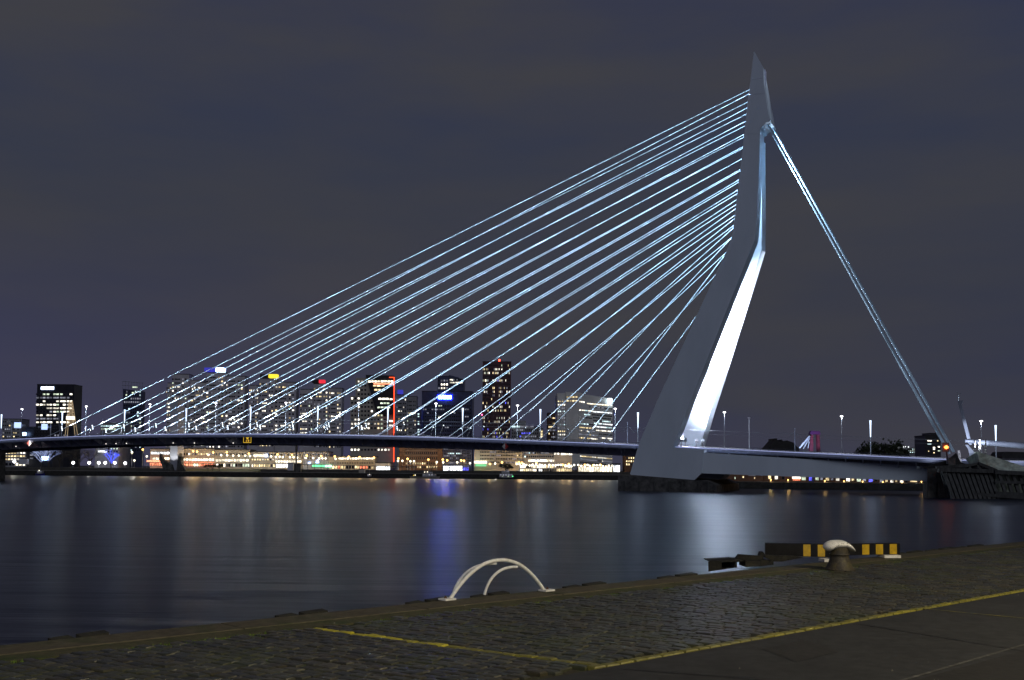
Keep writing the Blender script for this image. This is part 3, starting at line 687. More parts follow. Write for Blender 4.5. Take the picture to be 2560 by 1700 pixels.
# tall maroon tower
b11 = Bld('striped_tower', 'tallest dark maroon tower with vertical stripes and red beacon on top', 820)
b11.wall(1205, 1276, 905, M['w_maroon'], 30)
random.seed(11)
gaps = {0, 3, 5, 8, 9, 13, 16, 20}
prow = []
for r in range(21):
    row = ''
    for c in range(22):
        zone = 0 if c < 5 else (1 if 8 <= c < 16 else (2 if c >= 17 else 3))
        pr = [.55, .62, .35, .12][zone]
        if r in gaps: pr *= .12
        if r in (1, 4): pr = [.9, .9, .15 if r == 1 else .5, .05][zone]
        row += random.choices(['#', 'w', 'd', 'b', 'g'], [5, 3, 3, .3, 1])[0] if random.random() < pr else '.'
    prow.append(row)
b11.grid(1206, 1275, 909, 1106, 22, 21, p=prow, fx=.62, fy=.62)
for i in range(24):
    x = 1205.6 + i*2.98; q = MB(b11.root.location); a = at(x, 1090, 819.8); c = at(x, 906, 819.8); q.box(a.x-.13, a.x+.13, 819.55, 819.99, 5.3, c.z); link('fin', q.mesh('fin', M['w_maroon']), b11.root)
b11.lit('beacon', 1246.5, 899, 1250.5, 904, M['e_red'], 8, d=1.5); b11.lit('beacon', 1203.5, 1035.5, 1206.5, 1038.5, emit('pink_beacon', (1,.1,.25), 6), 0, d=1)
b11.done()
# low blocks right of it
b12 = Bld('lattice_roof_block', 'low office block with lit letters along its roof edge between the towers', 840)
b12.wall(1278, 1348, 1068, M['w_dim'], 30); b12.poly([(1279,1068),(1279,1050),(1315,1052),(1315,1068)], M['w_dim'], 16, 6, 'roof_screen')
random.seed(12)
for i in range(14): b12.lit('sign_letter', 1276+i*4.2, 1064.5, 1279+i*4.2, 1068.5, M['l_cool'] if i < 6 else M['l_dim'], -.4)
b12.grid(1279, 1346, 1071, 1095, 14, 3, {'.': 6, 'd': 3, 'g': 1, 'b': .6}); 
for y in (1079, 1085.5, 1091.5): b12.lit('stair_lamp', 1352, y-2, 1356, y+2, M['l_warm'], -.3)
b12.wall(1349, 1358, 1072, M['w_dim'], 20, 0, 'wing'); b12.done()
b13 = Bld('dark_slab', 'dark slab block tucked behind the left end of the white office', 900)
b13.wall(1369, 1392.5, 1033, M['w_brown'], 25); b13.grid(1371, 1392, 1038, 1105, 6, 8, {'.': 9, 'd': 3, 'w': 1}, p=None)
for j in range(4): b13.pane(1380+j*3.2, 1043, 1382.6+j*3.2, 1047, 'w')
b13.done()
# white office with lit ribbon windows
b14 = Bld('white_office', 'broad white office block with bright ribbon windows and a blank wall panel', 800)
b14.poly([(1393,1170),(1393,983),(1413.5,982),(1413.5,1170)], M['w_white'], 40, 1.5)
b14.poly([(1414,1170),(1414,979.5),(1446,980),(1446,1170)], M['w_white'], 42, 0)
b14.poly([(1446.3,1170),(1446.3,981),(1463,986),(1532,997),(1531,1170)], M['w_white'], 40, .8)
random.seed(14)
for r in range(16):
    y = 1003.5 + 8.3*r; kc = ['w','#','d','c','d','d','d','c','d','w','#','d','#','d','#','d'][r]
    for c in range(4): b14.pane(1394.8+c*4.5+(1 if c>1 else 0), y-1.7, 1398+c*4.5+(1 if c>1 else 0), y+1.7, kc if random.random() < .8 else 'd', 1.5)
for y in (992.5, 1002):
    for c in range(4): b14.pane(1416+c*7.4, y-1.9, 1421.8+c*7.4, y+2, 'w')
for j in range(3): b14.pane(1447.5+j*5, 1002+j*.7, 1451.8+j*5, 1006+j*.7, '#', .8)
rib = [(1467,1530,1010,'S',1),(1473,1530,1018,'.d',0),(1482,1531,1029,'W',1),(1480,1530,1037,'.',0),(1482,1531,1044,'.d',0),(1483,1531,1051,'c.',1),(1485,1531,1058,'cW',1),(1487,1530,1066,'cW',1),(1490,1531,1075,'#w',1),(1448,1482,1028,'#c',1),(1460,1476,1038,'c',1),(1449,1480,1046,'.d',0),(1448,1483,1062,'c.#',1),(1448,1484,1071,'w#',1),(1448,1486,1079,'d#',1),(1448,1492,1088,'w#d',1),(1448,1494,1097,'w#',1),(1497,1531,1084,'.d',0),(1497,1531,1093,'#d.',0),(1450,1531,1143,'w#',1),(1450,1530,1151,'d#.',0),(1450,1530,1158,'.d',0)]
for (x0, x1, y, ks, br) in rib:
    n = max(2, int((x1-x0)/3.6)); g = ks[0]
    for j in range(n):
        if random.random() < .35: g = random.choice(ks)
        xx = x0 + (x1-x0)*j/n; yy = y + (xx-1482)*.085
        if len(b14.root.children) < 330: b14.pane(xx+.2, yy-1.6, xx+(x1-x0)/n-.3, yy+1.6, g, .8)
b14.lit('beacon', 1520.5, 996, 1529.5, 1010, emit('beacon_white', (.75,.92,1), 6), -.5, d=1.2)
b14.done()

# ---------------- lower waterfront rows (seen below the deck)
def row(name, label, x0, x1, top, m, Y=745, depth=18, wins=(), extra=None):
    b = Bld(name, label, Y); b.wall(x0, x1, top, m, depth)
    for w in wins: b.grid(*w[:6], k=w[6], fx=w[7] if len(w) > 7 else .7, fy=w[8] if len(w) > 8 else .6)
    if extra: extra(b)
    b.done(); return b
random.seed(21)
row('waterfront_office', 'low waterfront office with rows of yellow-lit windows at far left', 2, 66, 1112, M['w_dim'], wins=[(4,64,1121,1152,8,4,{'w':5,'#':4,'.':1},.85,.55),(4,64,1153,1168,7,1,{'W':3,'S':3,'.':2},.8,.5)])
row('waterfront_block', 'dark block with pale unlit window bands under the bridge at left', 68, 132, 1098, M['w_black'], wins=[(74,130,1117,1150,6,4,{'d':3,'.':3},.88,.5)], extra=lambda b: b.lit('blue_screen', 105, 1141, 122, 1150.5, M['e_bluew'], -.3))
row('waterfront_block', 'tiny dark block with a white glowing fascia sign left of the monument', 238, 296, 1116, M['w_dim'], wins=[(268,296,1118,1140,4,3,{'.':3,'c':2,'g':1},.6,.5)], extra=lambda b: [b.lit('sign', 245, 1126, 262, 1131, M['l_shopw'], -.3), b.lit('sign', 262, 1128, 267, 1132, M['l_shopw'], -.3)])
row('waterfront_pavilion', 'cream pavilion with two white strip windows and red canopy left of the monument', 376, 424, 1123, M['w_cream'], wins=[(377,424,1129,1136.5,6,1,'W',.97,.9),(381,424,1143,1150,5,1,'S',.97,.9),(374,412,1156,1165,7,1,{'R':4,'S':1},.8,.8)], extra=lambda b: b.lit('red_canopy', 369, 1150.5, 410, 1155, M['l_shopr'], -2, d=2))
row('restaurant_row', 'long cream building with a blazing white strip and red-lit restaurant fronts', 446, 536, 1122, M['w_cream'], wins=[(450,536,1130,1140,12,1,{'.':3,'w':1,'d':2},.6,.5),(450,536,1145.5,1153,12,1,'S',.97,.9),(452,534,1158,1166.5,13,1,{'R':5,'S':2,'#':1},.85,.85)], extra=lambda b: b.lit('red_canopy', 450, 1153.8, 536, 1157, M['l_shopr'], -2, d=2))
row('restaurant_row', 'long cream building with a white strip and greenish shop windows left of the mooring post', 537, 624, 1125, M['w_cream'], wins=[(538,624,1131,1140,12,1,{'.':4,'d':2},.5,.5),(538,622,1147,1154.5,11,1,'S',.97,.9),(540,624,1158,1168,14,1,{'g':3,'#':3,'W':1.5,'.':2},.8,.85)])
row('waterfront_shops', 'cream shop block with a bright cyan-white corner shop', 626, 756, 1131, M['w_cream'], wins=[(628,755,1133,1141,16,1,{'.':4,'d':2,'w':.5},.5,.5),(688,754,1150.5,1157,10,1,'S',.96,.9),(628,686,1146,1152,9,1,{'.':2,'w':2,'#':1},.6,.7),(690,722,1159,1170,4,1,'W',.95,.9),(628,688,1159,1169,10,1,{'w':2,'.':3,'#':1},.7,.7)], extra=lambda b: [b.lit('sign', 634, 1136.5, 662, 1141, M['l_shop'], -.3), b.lit('sign', 662, 1136, 669, 1141.5, M['e_bluew'], -.3)])
row('waterfront_block', 'dim block with a green lit shop sign and small blue lights', 758, 822, 1130, M['w_dim'], wins=[(760,820,1133,1150,9,2,{'.':5,'d':2,'#':1},.5,.5)], extra=lambda b: [b.lit('green_sign', 781, 1161.5, 812, 1167, M['e_green'], -.3), b.lit('green_sign', 813, 1162, 829, 1167.5, emit('mint_sign', (.4,1,.7), 4), -.3), b.lit('blue_sign', 771, 1155.5, 776, 1158.5, M['e_bluew'], -.3), b.poly([(789,1157),(794,1148.5),(797,1157)], M['e_bluew'], .3, -.5, 'blue_tent_light')])
row('waterfront_hall', 'cream hall washed in warm light with a long white strip of lamps', 823, 938, 1142, M['w_cream'], wins=[(846,934,1143.5,1149,13,1,'S',.97,.9),(824,934,1155,1160,26,1,'.',.5,.7),(830,934,1163,1173,15,1,{'w':3,'g':2,'.':3,'r':1},.8,.8)])
row('waterfront_shops', 'blazing white shopfronts at the foot of the red neon line', 939, 975, 1158, M['w_white'], wins=[(940,975,1164.5,1177,6,1,'W',.97,.92)])
def brick(b):
    b.wall(998, 1011, 1108, M['w_brown'], 20, -.6, 'wing'); b.wall(1095, 1106, 1112, M['w_brown'], 20, -.6, 'wing')
    b.lit('stone_band', 1011.3, 1126, 1094.7, 1127.2, M['w_cream'], -.2); b.lit('stone_band', 1011.3, 1137.5, 1094.7, 1138.7, M['w_cream'], -.2)
row('brick_warehouse', 'long brown brick building with two end towers lit warm at street level', 1011, 1095, 1112, M['w_brown'], wins=[(1013,1094,1115,1124,20,1,'.',.5,.8),(1013,1094,1128,1137,16,1,'.',.6,.8),(1013,1094,1141,1150,16,1,{'.':5,'w':.6},.5,.8),(1013,1094,1154,1172,14,2,{'.':3,'w':2.2},.55,.6)], extra=brick)
row('glass_block', 'dark blue glass block right of the brick building', 1107, 1180, 1117, M['w_glass'], wins=[(1109,1178,1119,1160,18,7,{'.':10,'d':5,'c':.3},.7,.6)])
row('waterfront_pavilion', 'low glass pavilion blazing blue-white beside the river', 1108, 1172, 1162, M['w_glass'], Y=738, depth=6, wins=[(1108,1156,1164,1178,8,1,'W',.97,.95),(1157,1172,1166,1178,3,1,'b',.9,.8)])
row('long_flats', 'long grey flats with faint window bands behind the black tree', 1186, 1306, 1122, M['w_cream'], wins=[(1200,1304,1126,1160,26,4,{'.':9,'d':3,'w':.4},.7,.45)], extra=lambda b: [b.lit('bright_awning', 1186, 1152, 1217, 1158.5, M['l_shop'], -3, d=3), b.lit('green_awning', 1189, 1160, 1216, 1166, emit('green_awning_light', (.3,1,.45), .8), -2, d=2)])
row('dark_flats', 'dark flats with a white glowing first floor', 1308, 1384, 1125, M['w_dim'], wins=[(1310,1384,1128,1146,14,2,{'.':7,'d':3,'c':.7},.7,.5),(1320,1386,1148,1155,12,1,{'W':4,'S':3,'d':1},.92,.85),(1300,1384,1162,1180,18,2,{'S':5,'W':2,'w':2,'.':1.5},.85,.8)])
row('office_podium', 'podium of the white office with two white glowing strips', 1385, 1430, 1127, M['w_dim'], wins=[(1385,1398,1131,1137.5,3,1,'#',.95,.9),(1402,1431,1131,1138.5,6,1,'#',.97,.9),(1386,1430,1160,1180,9,2,{'S':4,'w':2,'W':2,'.':1.5},.85,.8)])
row('shopping_front', 'overlit white shop windows along the quay left of the pylon', 1446, 1530, 1163, M['w_cream'], wins=[(1446,1530,1165,1184,13,1,'S',.95,.92)])
row('bright_kiosk', 'tiny kiosk blazing white right beside the foot of the pylon', 1531, 1551, 1160, M['w_white'], Y=735, depth=5, wins=[(1532,1550,1161,1186,2,1,'W',.97,.95)])
row('harbour_house', 'narrow facade glimpsed between deck and pylon foot', 1563, 1600, 1138, M['w_brown'], wins=[(1564,1598,1141,1165,6,3,{'w':3,'.':3},.6,.6)])
# far left background
row('far_left_block', 'dim terrace of offices above the deck at far left', 4, 50, 1048, M['w_dim'], Y=1000, wins=[(6,48,1050,1096,8,5,{'.':9,'d':2,'w':1},.7,.4)])
row('blue_lit_block', 'dark block bathed in blue light beside the left road sign', 62, 86, 1068, M['w_black'], Y=960, extra=lambda b: b.lit('blue_sign', 58.5, 1081, 65.5, 1089, M['e_bluew'], -3, d=1.5))
b = Bld('background_slab', 'pale low slab with lit bands behind the second lit cable', 960)
b.wall(250, 306, 1058, M['w_dim'], 20); b.grid(252, 304, 1062, 1068, 9, 1, 'c', fx=.9, fy=.7); b.grid(252, 290, 1070, 1075, 6, 1, 'g', fx=.8, fy=.7); b.done()

# ---------------- waterfront lamps
OR = [(357,1124),(454,1129),(483,1128),(493,1129),(533,1131),(567,1131),(622,1134),(694,1136),(730,1137),(767,1139),(803,1140),(837,1141),(872,1142),(899,1143),(935,1144),(996,1146),(1019,1147),(1071,1149),(1107,1149),(1118,1151),(1153,1151),(1160,1152),(1225,1160),(1255,1156),(1298,1156),(1305,1157),(1341,1157),(1407,1162),(1422,1160),(1462,1162),(1483,1163),(1501,1162)]
WH = [(36,1154),(183,1157),(223,1157),(247,1157),(263,1157),(287,1157),(313,1158),(330,1131),(336,1151),(367,1141),(473,1135),(521,1137),(553,1138),(568,1138),(583,1139),(597,1139),(613,1139),(625,1140),(638,1140),(678,1141),(690,1142),(699,1142),(707,1143),(725,1143),(734,1143),(743,1144),(764,1145),(783,1145),(798,1146),(806,1146),(814,1146),(839,1147),(995,1152),(1006,1152),(1026,1153),(1035,1153),(1092,1155),(1108,1156),(1143,1156),(1175,1158),(1238,1159),(1330,1163),(1352,1164)]
random.seed(99)
WH.sort(); WH += [(x + random.uniform(-2, 2), 1160.5 + (x-1290)*.018 + random.uniform(-1.5, 3)) for x in range(1292, 1548, 8)]
def glob(m, r): b = MB(); b.lathe([(r*.3,-r*.9),(r*.9,-r*.4),(r,.0),(r*.8,r*.6),(r*.3,r*.9)], n=8); return b.mesh('lamp_head', m, True)
GO, GW, GB = glob(M['e_orange'], .7), glob(M['e_warmw'], .72), glob(M['e_white'], 1.1)
def shorelamp(px, py, Y, z0, gm, label, group, col, P, arm=True):
    p = at(px, py, Y); t = empty('street_lamp', (p.x, Y, z0), label, 'street lamp', group); h = p.z - z0
    b = MB(); b.tube([(0,0,0),(0,0,h)], [.1,.07], 5); link('pole', b.mesh('pole', M['post']), t); link('lamp_head', gm, t, (0, 0, h))
    if P:
        l = bpy.data.lights.new('lamp_light', 'POINT'); l.energy = P; l.color = col; l.shadow_soft_size = .6
        o = bpy.data.objects.new('lamp_light', l); COL.objects.link(o); o.parent = t; o.location = (0, -.8, h)
    return t
for i, (x, y) in enumerate(OR):
    shorelamp(x, y, 738, 5.2, GO, 'orange street lamp on the far waterfront, %s orange one from the left' % ordn(i+1), 'orange lamps along the far waterfront', (1, .62, .25), 1300)
for i, (x, y) in enumerate(WH):
    big = x < 320
    shorelamp(x, y, 734 if big else 736, 5.2, GB if big else GW, 'white street lamp on the far waterfront, %s white one from the left' % ordn(i+1), 'white lamps along the far waterfront', (1, .95, .85), 2500 if big else (600 if x < 1290 else (250 if i % 3 == 0 else 0)))
RB = [(1851,1189,0),(1877,1189,0),(1898,1188,1),(1905,1190,0),(1927,1199.6,0),(1970,1200,0),(2062,1202,0),(2110,1203,0),(2156.5,1204,0),(2207,1205,0),(2255,1206,0),(2303.6,1204,0)]
ez = lambda x: 398 - (x-1800)*.01
for i, (x, y, w) in enumerate(RB):
    g2 = glob(M['e_warmw'] if w else M['e_orange'], .27) if i < 2 or w else None
    if i == 0: GS = g2
    if w: GSW = g2
    shorelamp(x, y, 410 if i > 3 else 470, 2.5, GSW if w else GS, 'low orange lamp on the quay under the right span, %s from the left' % ordn(i+1), 'lamps along the right quay', (1, .62, .22), 350)

# ---------------- terrace on the right quay
cols = {'w': 3, '#': 2, '.': 4, 'd': 1}
def terr(px0, px1, top, m, wins, lab):
    b = Bld('terrace_house', lab, 430, zb=2.5, group='small houses on the right quay'); b.wall(px0, px1, top, m, 12)
    for (a, c, y0, y1, k) in wins: b.pane(a, y0, c, y1, k)
    b.done(); return b
terr(1812,1908,1177,M['w_brown'],[(1836,1839,1192,1198,'g'),(1856,1860,1190,1195,'w'),(1870,1890,1188,1190,'d'),(1885,1888,1193,1197,'w')],'dark low shed with scattered lights at the left end of the right quay')
terr(1909,1932,1176,M['w_brown'],[(1920,1928,1187,1198,'w')],'brown house with one tall yellow window pair under the girder')
terr(1932.5,1947,1176,M['w_brown'],[(1936,1945,1188,1199,'#')],'brown house with a single white window under the girder')
terr(1947.5,1978,1176,M['w_brown'],[(1954,1962,1191,1199,'.'),(1951,1966,1186,1187.6,'d')],'brown house with one dark framed window')
bz = terr(1978.5,2020,1176,M['w_brown'],[(2003,2015,1190,1201,'g')],'house beside the red and white striped round sign')
t = empty('striped_sign', at(1991,1202,426), 'round backlit sign striped red and white on the right quay', 'sign')
for j, (y0, y1, k) in enumerate(((1185.5,1188,'l_shopw'),(1188,1191.5,'l_shopr'),(1191.5,1196.5,'l_shopw'),(1196.5,1201,'l_shopr'))):
    a = at(1980.5+(1.5 if j in (0,3) else 0), y0, 426); c = at(2001.5-(1.5 if j in (0,3) else 0), y1, 426)
    q = MB(t.location); q.box(a.x, c.x, 425.6, 426, c.z, a.z-.03); link('stripe', q.mesh('stripe', M['l_white'] if k == 'l_shopw' else M['l_red']), t)
terr(2020.5,2034,1177,mat('blue_painted_front', (.03,.06,.25), .5),[(2022,2030,1190,1202,'b')],'narrow house with a blue lit front')
random.seed(33)
xs = [2034.5, 2060, 2086, 2112, 2138, 2168, 2196, 2222, 2246, 2272, 2306]
wl = ['greenish','amber','white','pale','yellow-green','violet','lamp-lit','twin-white','cream','single strip of amber']
kk2 = ['g','w','#','#','g','b','d','#','#','w']
for i in range(10):
    x0, x1 = xs[i], xs[i+1]-.6; yb = 1186 + (x0-2034)*.03
    ws = [(x0+3, x0+3+(x1-x0)*.4, yb+7, yb+15, kk2[i]), (x0+5+(x1-x0)*.45, x1-2, yb+8, yb+14, random.choice('.d.w'))]
    if i == 9: ws = [(x0+2, x0+22, yb+8, yb+12, 'w')]
    terr(x0, x1, 1177+(x0-2034)*.03, M['w_brown'], ws, 'brown terrace house with %s windows on the right quay' % wl[i])

# ---------------- waterfront furniture
# monument: pale prow slab with concrete waves
t = empty('prow_monument', at(434,1172,722), 'tall pale prow monument standing between dark concrete waves on the far quay', 'monument')
P = [at(x, y, 722) for x, y in ((425,1176),(426,1006),(431,1002),(444,1000),(444,1176))]
q = MB(t.location); q.prism(P, [p + Vector((2,7,0)) for p in P]); link('prow', q.mesh('prow', mat('aluminium_prow', (.42,.44,.52), .45, .1, .2)), t)
for pts in (((378,1176),(392,1170),(408,1172),(398,1148),(399,1134),(408,1150),(428,1162),(432,1176)), ((441,1176),(443,1160),(444,1142),(450,1133),(449,1142),(455,1141),(451,1152),(454,1160),(460,1168),(462,1176))):
    P = [at(x, y, 718) for x, y in pts]; q = MB(t.location); q.prism(P, [p + Vector((0,5,0)) for p in P]); link('wave', q.mesh('wave', M['concrete_dark']), t)
spot(at(431,1168,714) - t.location, at(433,1120,722) - t.location, 3.0, 60, 'floodlight', t, col=(1,.98,.9))
# framed fence along the lower quay
t = empty('framed_fence', at(752,1176,712), 'long black framed fence along the far quay', 'fence')
q = MB(t.location)
q.tube([at(752,1161,712), at(1175,1170,712)], .16, 4); link('rail', q.mesh('rail', M['rail']), t)
q = MB(t.location); q.tube([at(752,1174.5,712), at(1175,1181,712)], .16, 4); link('rail', q.mesh('rail', M['rail']), t)
pm = MB(); pm.box(-.15,.15,-.15,.15,0,3.9); pmm = pm.mesh('fence_post', M['rail'])
for i in range(26):
    x = 752 + i*16.9; a = at(x, 1174.6+i*.26, 712); link('fence_post', pmm, t, Vector((a.x, 712, a.z-.3)) - t.location)
# mooring pile & container by the fence
t = empty('mooring_pile', at(740,1182,705), 'tall dark mooring pile rising to the bridge girder at centre left', 'post')
a = at(738,1186,705); c = at(742.5,1112,705); q = MB(t.location); q.box(a.x, c.x, 705, 706.2, 0, c.z); link('pile', q.mesh('pile', M['timber']), t)
for (x0, y0, x1, y1, Y, mm_, nm, lab, cat) in ((734,1160,751,1184,708,'concrete_dark','dark_cabin','dark square cabin at the foot of the mooring pile','cabin'),(719,1158,733.5,1176,712,'barrier','pale_container','pale grey container beside the dark cabin on the far quay','container'),(897,1173,911.5,1185,706,'w_cream','yellow_cabin','small ochre cabin on the lower quay right of the fence start','cabin'),(48,1147,66,1161,726,'barrier','pale_container','pale grey board on the far quay at far left','container')):
    a = at(x0, y1, Y); c = at(x1, y0, Y); t = empty(nm, (a.x, Y, a.z), lab, cat)
    q = MB(t.location); q.box(a.x, c.x, Y, Y+4, max(a.z, 3.1), c.z); link('body', q.mesh('body', M[mm_]), t)
    q = MB(t.location); q.box(a.x-.2, c.x+.2, Y-.2, Y+4.2, c.z+.002, c.z+.3); link('roof', q.mesh('roof', M['roof']), t)
# lower wall of the embankment
def boat(px0, px1, pyw, Y, lab, hullm, cabin, lights):
    a = at(px0, pyw, Y); c = at(px1, pyw, Y); L = c.x - a.x; t = empty('boat', ((a.x+c.x)/2, Y, 0), lab, 'boat')
    sec = []
    for u in np.linspace(-1, 1, 9):
        hw = 1.9 * (1 - max(0, abs(u)-.35)**2*2.2); sec.append((u*L/2, hw, 1.0 + .5*u*u))
    q = MB(); vs = []; fs = []
    for x, hw, h in sec: vs += [(x*.94, -hw*.7, -.3), (x, -hw, h), (x, hw, h), (x*.94, hw*.7, -.3)]
    for i in range(8):
        for k in range(3): fs.append((i*4+k, i*4+k+1, (i+1)*4+k+1, (i+1)*4+k))
    fs += [(0,1,2,3), (32,35,34,33)]
    q.add(vs, fs); link('hull', q.mesh('hull', hullm), t)
    for (u0, u1, h0, h1) in cabin:
        q = MB(); q.box(u0*L/2, u1*L/2, -1.3, 1.3, h0, h1); link('cabin', q.mesh('cabin', M['w_dim']), t)
        n = max(2, int((u1-u0)*L/2/1.6)); 
        for j in range(n):
            q = MB(); x = (u0 + (u1-u0)*(j+.5)/n)*L/2; q.box(x-.4, x+.4, -1.36, -1.305, h0+.55*(h1-h0), h1-.12); link('window', q.mesh('window', M['l_dim'] if lights else M['l_cool']), t)
    q = MB(); q.tube([(0,0,cabin[0][3]),(0,0,cabin[0][3]+3)], .06, 4); link('mast', q.mesh('mast', M['post']), t)
    for (u, h, mk) in lights:
        q = MB(); q.lathe([(.1,-.3),(.38,0),(.1,.3)], (u*L/2, -1.5, h), 8); link('lamp', q.mesh('lamp', M[mk]), t)
    return t
boat(1024, 1100, 1192, 697, 'pale motor vessel with yellow lights moored at the far quay', mat('pale_hull', (.35,.34,.30), .5), [(-.15,.75,1,2.9),(.1,.5,2.9,4.3)], [(-.62,2.2,'e_warmw'),(0,4.2,'e_warmw'),(.18,4.3,'e_warmw'),(-.72,2.0,'e_yellow')])
boat(1240, 1296, 1194, 697, 'dark tugboat with faint blue cabin windows moored at the far quay', M['w_black'], [(-.7,.5,1,3.4),(-.5,.2,3.4,5.6)], [(-.4,1.8,'l_green'),(.1,1.8,'l_green'),(.5,1.9,'e_green')])
boat(912, 935, 1190, 698, 'small workboat with a cluttered deck beside the ochre cabin', M['w_black'], [(-.4,.4,1,2.4)], [(.1,2.3,'l_shop')])
boat(88, 112, 1193, 697, 'small blue boat with a white light at far left', mat('blue_hull', (.02,.02,.25), .4), [(-.5,.6,1,3)], [(0,3.2,'e_warmw')])

# ---------------- trees
def twig_tree(name, lab, px, pyb, pyt, Y, z0, spread, seed, led=None, leafy=False, cat='tree', dens=7):
    random.seed(seed); a = at(px, pyt, Y); h = a.z - z0; t = empty(name, (a.x, Y, z0), lab, cat)
    q = MB(); q.tube([(0,0,0),(.05*h*random.uniform(-1,1),0,h*.38)], [.035*h,.022*h], 6); link('trunk', q.mesh('trunk', M['bark'], True), t)
    q = MB(); L = MB()
    def br(p, d, l, r, n):
        e = p + d*l; q.tube([p, (p+e)/2 + Vector((random.uniform(-1,1),random.uniform(-1,1),random.uniform(-.3,1)))*l*.06, e], [r, r*.8, r*.6], 4, caps=False)
        if n == 0:
            for _ in range(5 if leafy else 1):
                c = e + Vector([random.gauss(0,1) for _ in range(3)])*h*.05; s = h*.035 if leafy else h*.012
                x = Vector([random.uniform(-1,1) for _ in range(3)]).normalized()*s; y = Vector([random.uniform(-1,1) for _ in range(3)]).normalized()*s
                L.add([c-x, c-y, c+x, c+y], [(0,1,2,3)])
            return
        for _ in range(3):
            nd = (d + Vector((random.gauss(0,.5)*spread, random.gauss(0,.5)*spread, random.uniform(-.15,.35)))).normalized(); br(e, nd, l*.68, r*.55, n-1)
    for i in range(dens):
        an = 2*PI*i/dens + random.random(); br(Vector((0,0,h*random.uniform(.22,.42))), Vector((math.cos(an)*.8*spread, math.sin(an)*.8*spread, .8)).normalized(), h*.27, h*.016, 3)
    q.add(L.v, L.f); link('crown', q.mesh('crown', led or (M['foliage'] if leafy else M['bark'])), t)
    return t
for i, (x, yt, Y, sp, sd, led, lab) in enumerate((
    (104,1118,742,.9,41,emit('led_blue_white', (.5,.6,1), .7),'tree wound with blue-white fairy lights at far left under the bridge'),
    (123,1114,742,.9,42,emit('led_blue_white2', (.4,.5,1), .5),'second tree wound with pale fairy lights beside the blue screen'),
    (279,1124,742,.7,43,emit('led_blue', (.08,.12,1), 1.6),'small tree glowing blue with fairy lights left of the red pavilion'),
    (178,1116,742,1.0,44,None,'bare dark tree left of the row of dazzling white lamps'),
    (200,1114,742,1.0,45,None,'bare dark tree above the first dazzling white lamp'),
    (226,1116,742,1.0,46,None,'bare dark tree between dazzling white lamps'),
    (150,1118,742,1.0,47,None,'bare tree in front of the small far square lamp'),
    (1080,1153,730,1.1,48,None,'bare tree in front of the brown brick building'))):
    twig_tree('bare_tree', lab, x, 1168, yt, Y, 5.2, sp, sd, led)
twig_tree('leafy_tree', 'dense black tree on the quay behind the dark tugboat', 1265, 1180, 1156, 712, 3.1, 1.3, 51, leafy=True, dens=9)
for i, (x, sd) in enumerate(((520,52),(532,53),(549,54))): twig_tree('leafy_bush', 'dark reddish bush on the grass bank, %s of three' % ORD[i], x, 1172, 1160, 720, 3.6, 1.3, sd, leafy=True)
twig_tree('bare_tree', 'broad dome shaped bare tree standing beyond the right span', 2205, 1170, 1097, 520, 2.5, 1.5, 55, leafy=True, dens=11)
twig_tree('bare_tree', 'faint small bare tree beyond the bridge right of the pylon', 1790, 1170, 1103, 640, 2.5, 1.2, 57)
for i, (x, w) in enumerate(((2042,0),(2135,0),(2232,0))): twig_tree('leafy_bush', 'round dark bush on the right quay, %s of three' % ORD[i], x, 1208, 1200, 416, 2.5, 1.4, 60+i, leafy=True)
# grassy bank below the restaurants
g = MB(); a = at(455,1178,718); c = at(640,1178,718); g.hexa([(a.x,716,3.105),(c.x,716,3.105),(c.x,730.9,3.105),(a.x,730.9,3.105),(a.x,716,3.13),(c.x,716,3.13),(c.x,730.9,5.1),(a.x,730.9,5.1)]); o = g.build('grass_slope', M['grass_bank']); o['kind'] = 'structure'
# left end: lit lattice tower, ladder mast, sign gantries
t = empty('lattice_tower', at(177,1170,800), 'gold-lit old lattice tower with splayed legs at left', 'tower')
for (x0, y0, x1, y1) in ((162,1094,173,1003),(195,1094,181,1003),(168,1094,175,1003),(188,1094,179,1003)):
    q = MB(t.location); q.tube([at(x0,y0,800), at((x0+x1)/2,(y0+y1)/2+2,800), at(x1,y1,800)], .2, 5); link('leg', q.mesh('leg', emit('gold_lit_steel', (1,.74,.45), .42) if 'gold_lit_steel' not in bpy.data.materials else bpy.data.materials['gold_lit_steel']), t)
q = MB(t.location)
for j in range(9):
    y = 1003 + j*7; hw = 4.5 + j*.9
    q.tube([at(177-hw,y,799.6), at(177+hw,y,799.6)], .22, 4); q.tube([at(177-hw,y,799.6), at(177+hw,y+7,799.6)], .16, 4); q.tube([at(177+hw,y,799.6), at(177-hw,y+7,799.6)], .16, 4)
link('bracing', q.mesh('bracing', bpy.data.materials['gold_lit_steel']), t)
a = at(168,1049,799); c = at(187,1041,799); q = MB(t.location); q.box(a.x, c.x, 797, 799.2, a.z, c.z); link('lamp_platform', q.mesh('lamp_platform', M['l_shop']), t)
t = empty('ladder_mast', at(150,1094,560), 'thin leaning ladder-like mast left of the gold tower', 'mast')
q = MB(t.location); q.tube([at(144,1030,560), at(151,1094,560)], .14, 4); link('rail', q.mesh('rail', M['post']), t)
q = MB(t.location); q.tube([at(147,1030,560), at(154,1094,560)], .14, 4); link('rail', q.mesh('rail', M['post']), t)
for j in range(8): q = MB(t.location); y = 1034+j*8; q.tube([at(144.5+j*.9,y,560), at(149.5+j*.9,y,560)], .1, 4); link('rung', q.mesh('rung', M['post']), t)
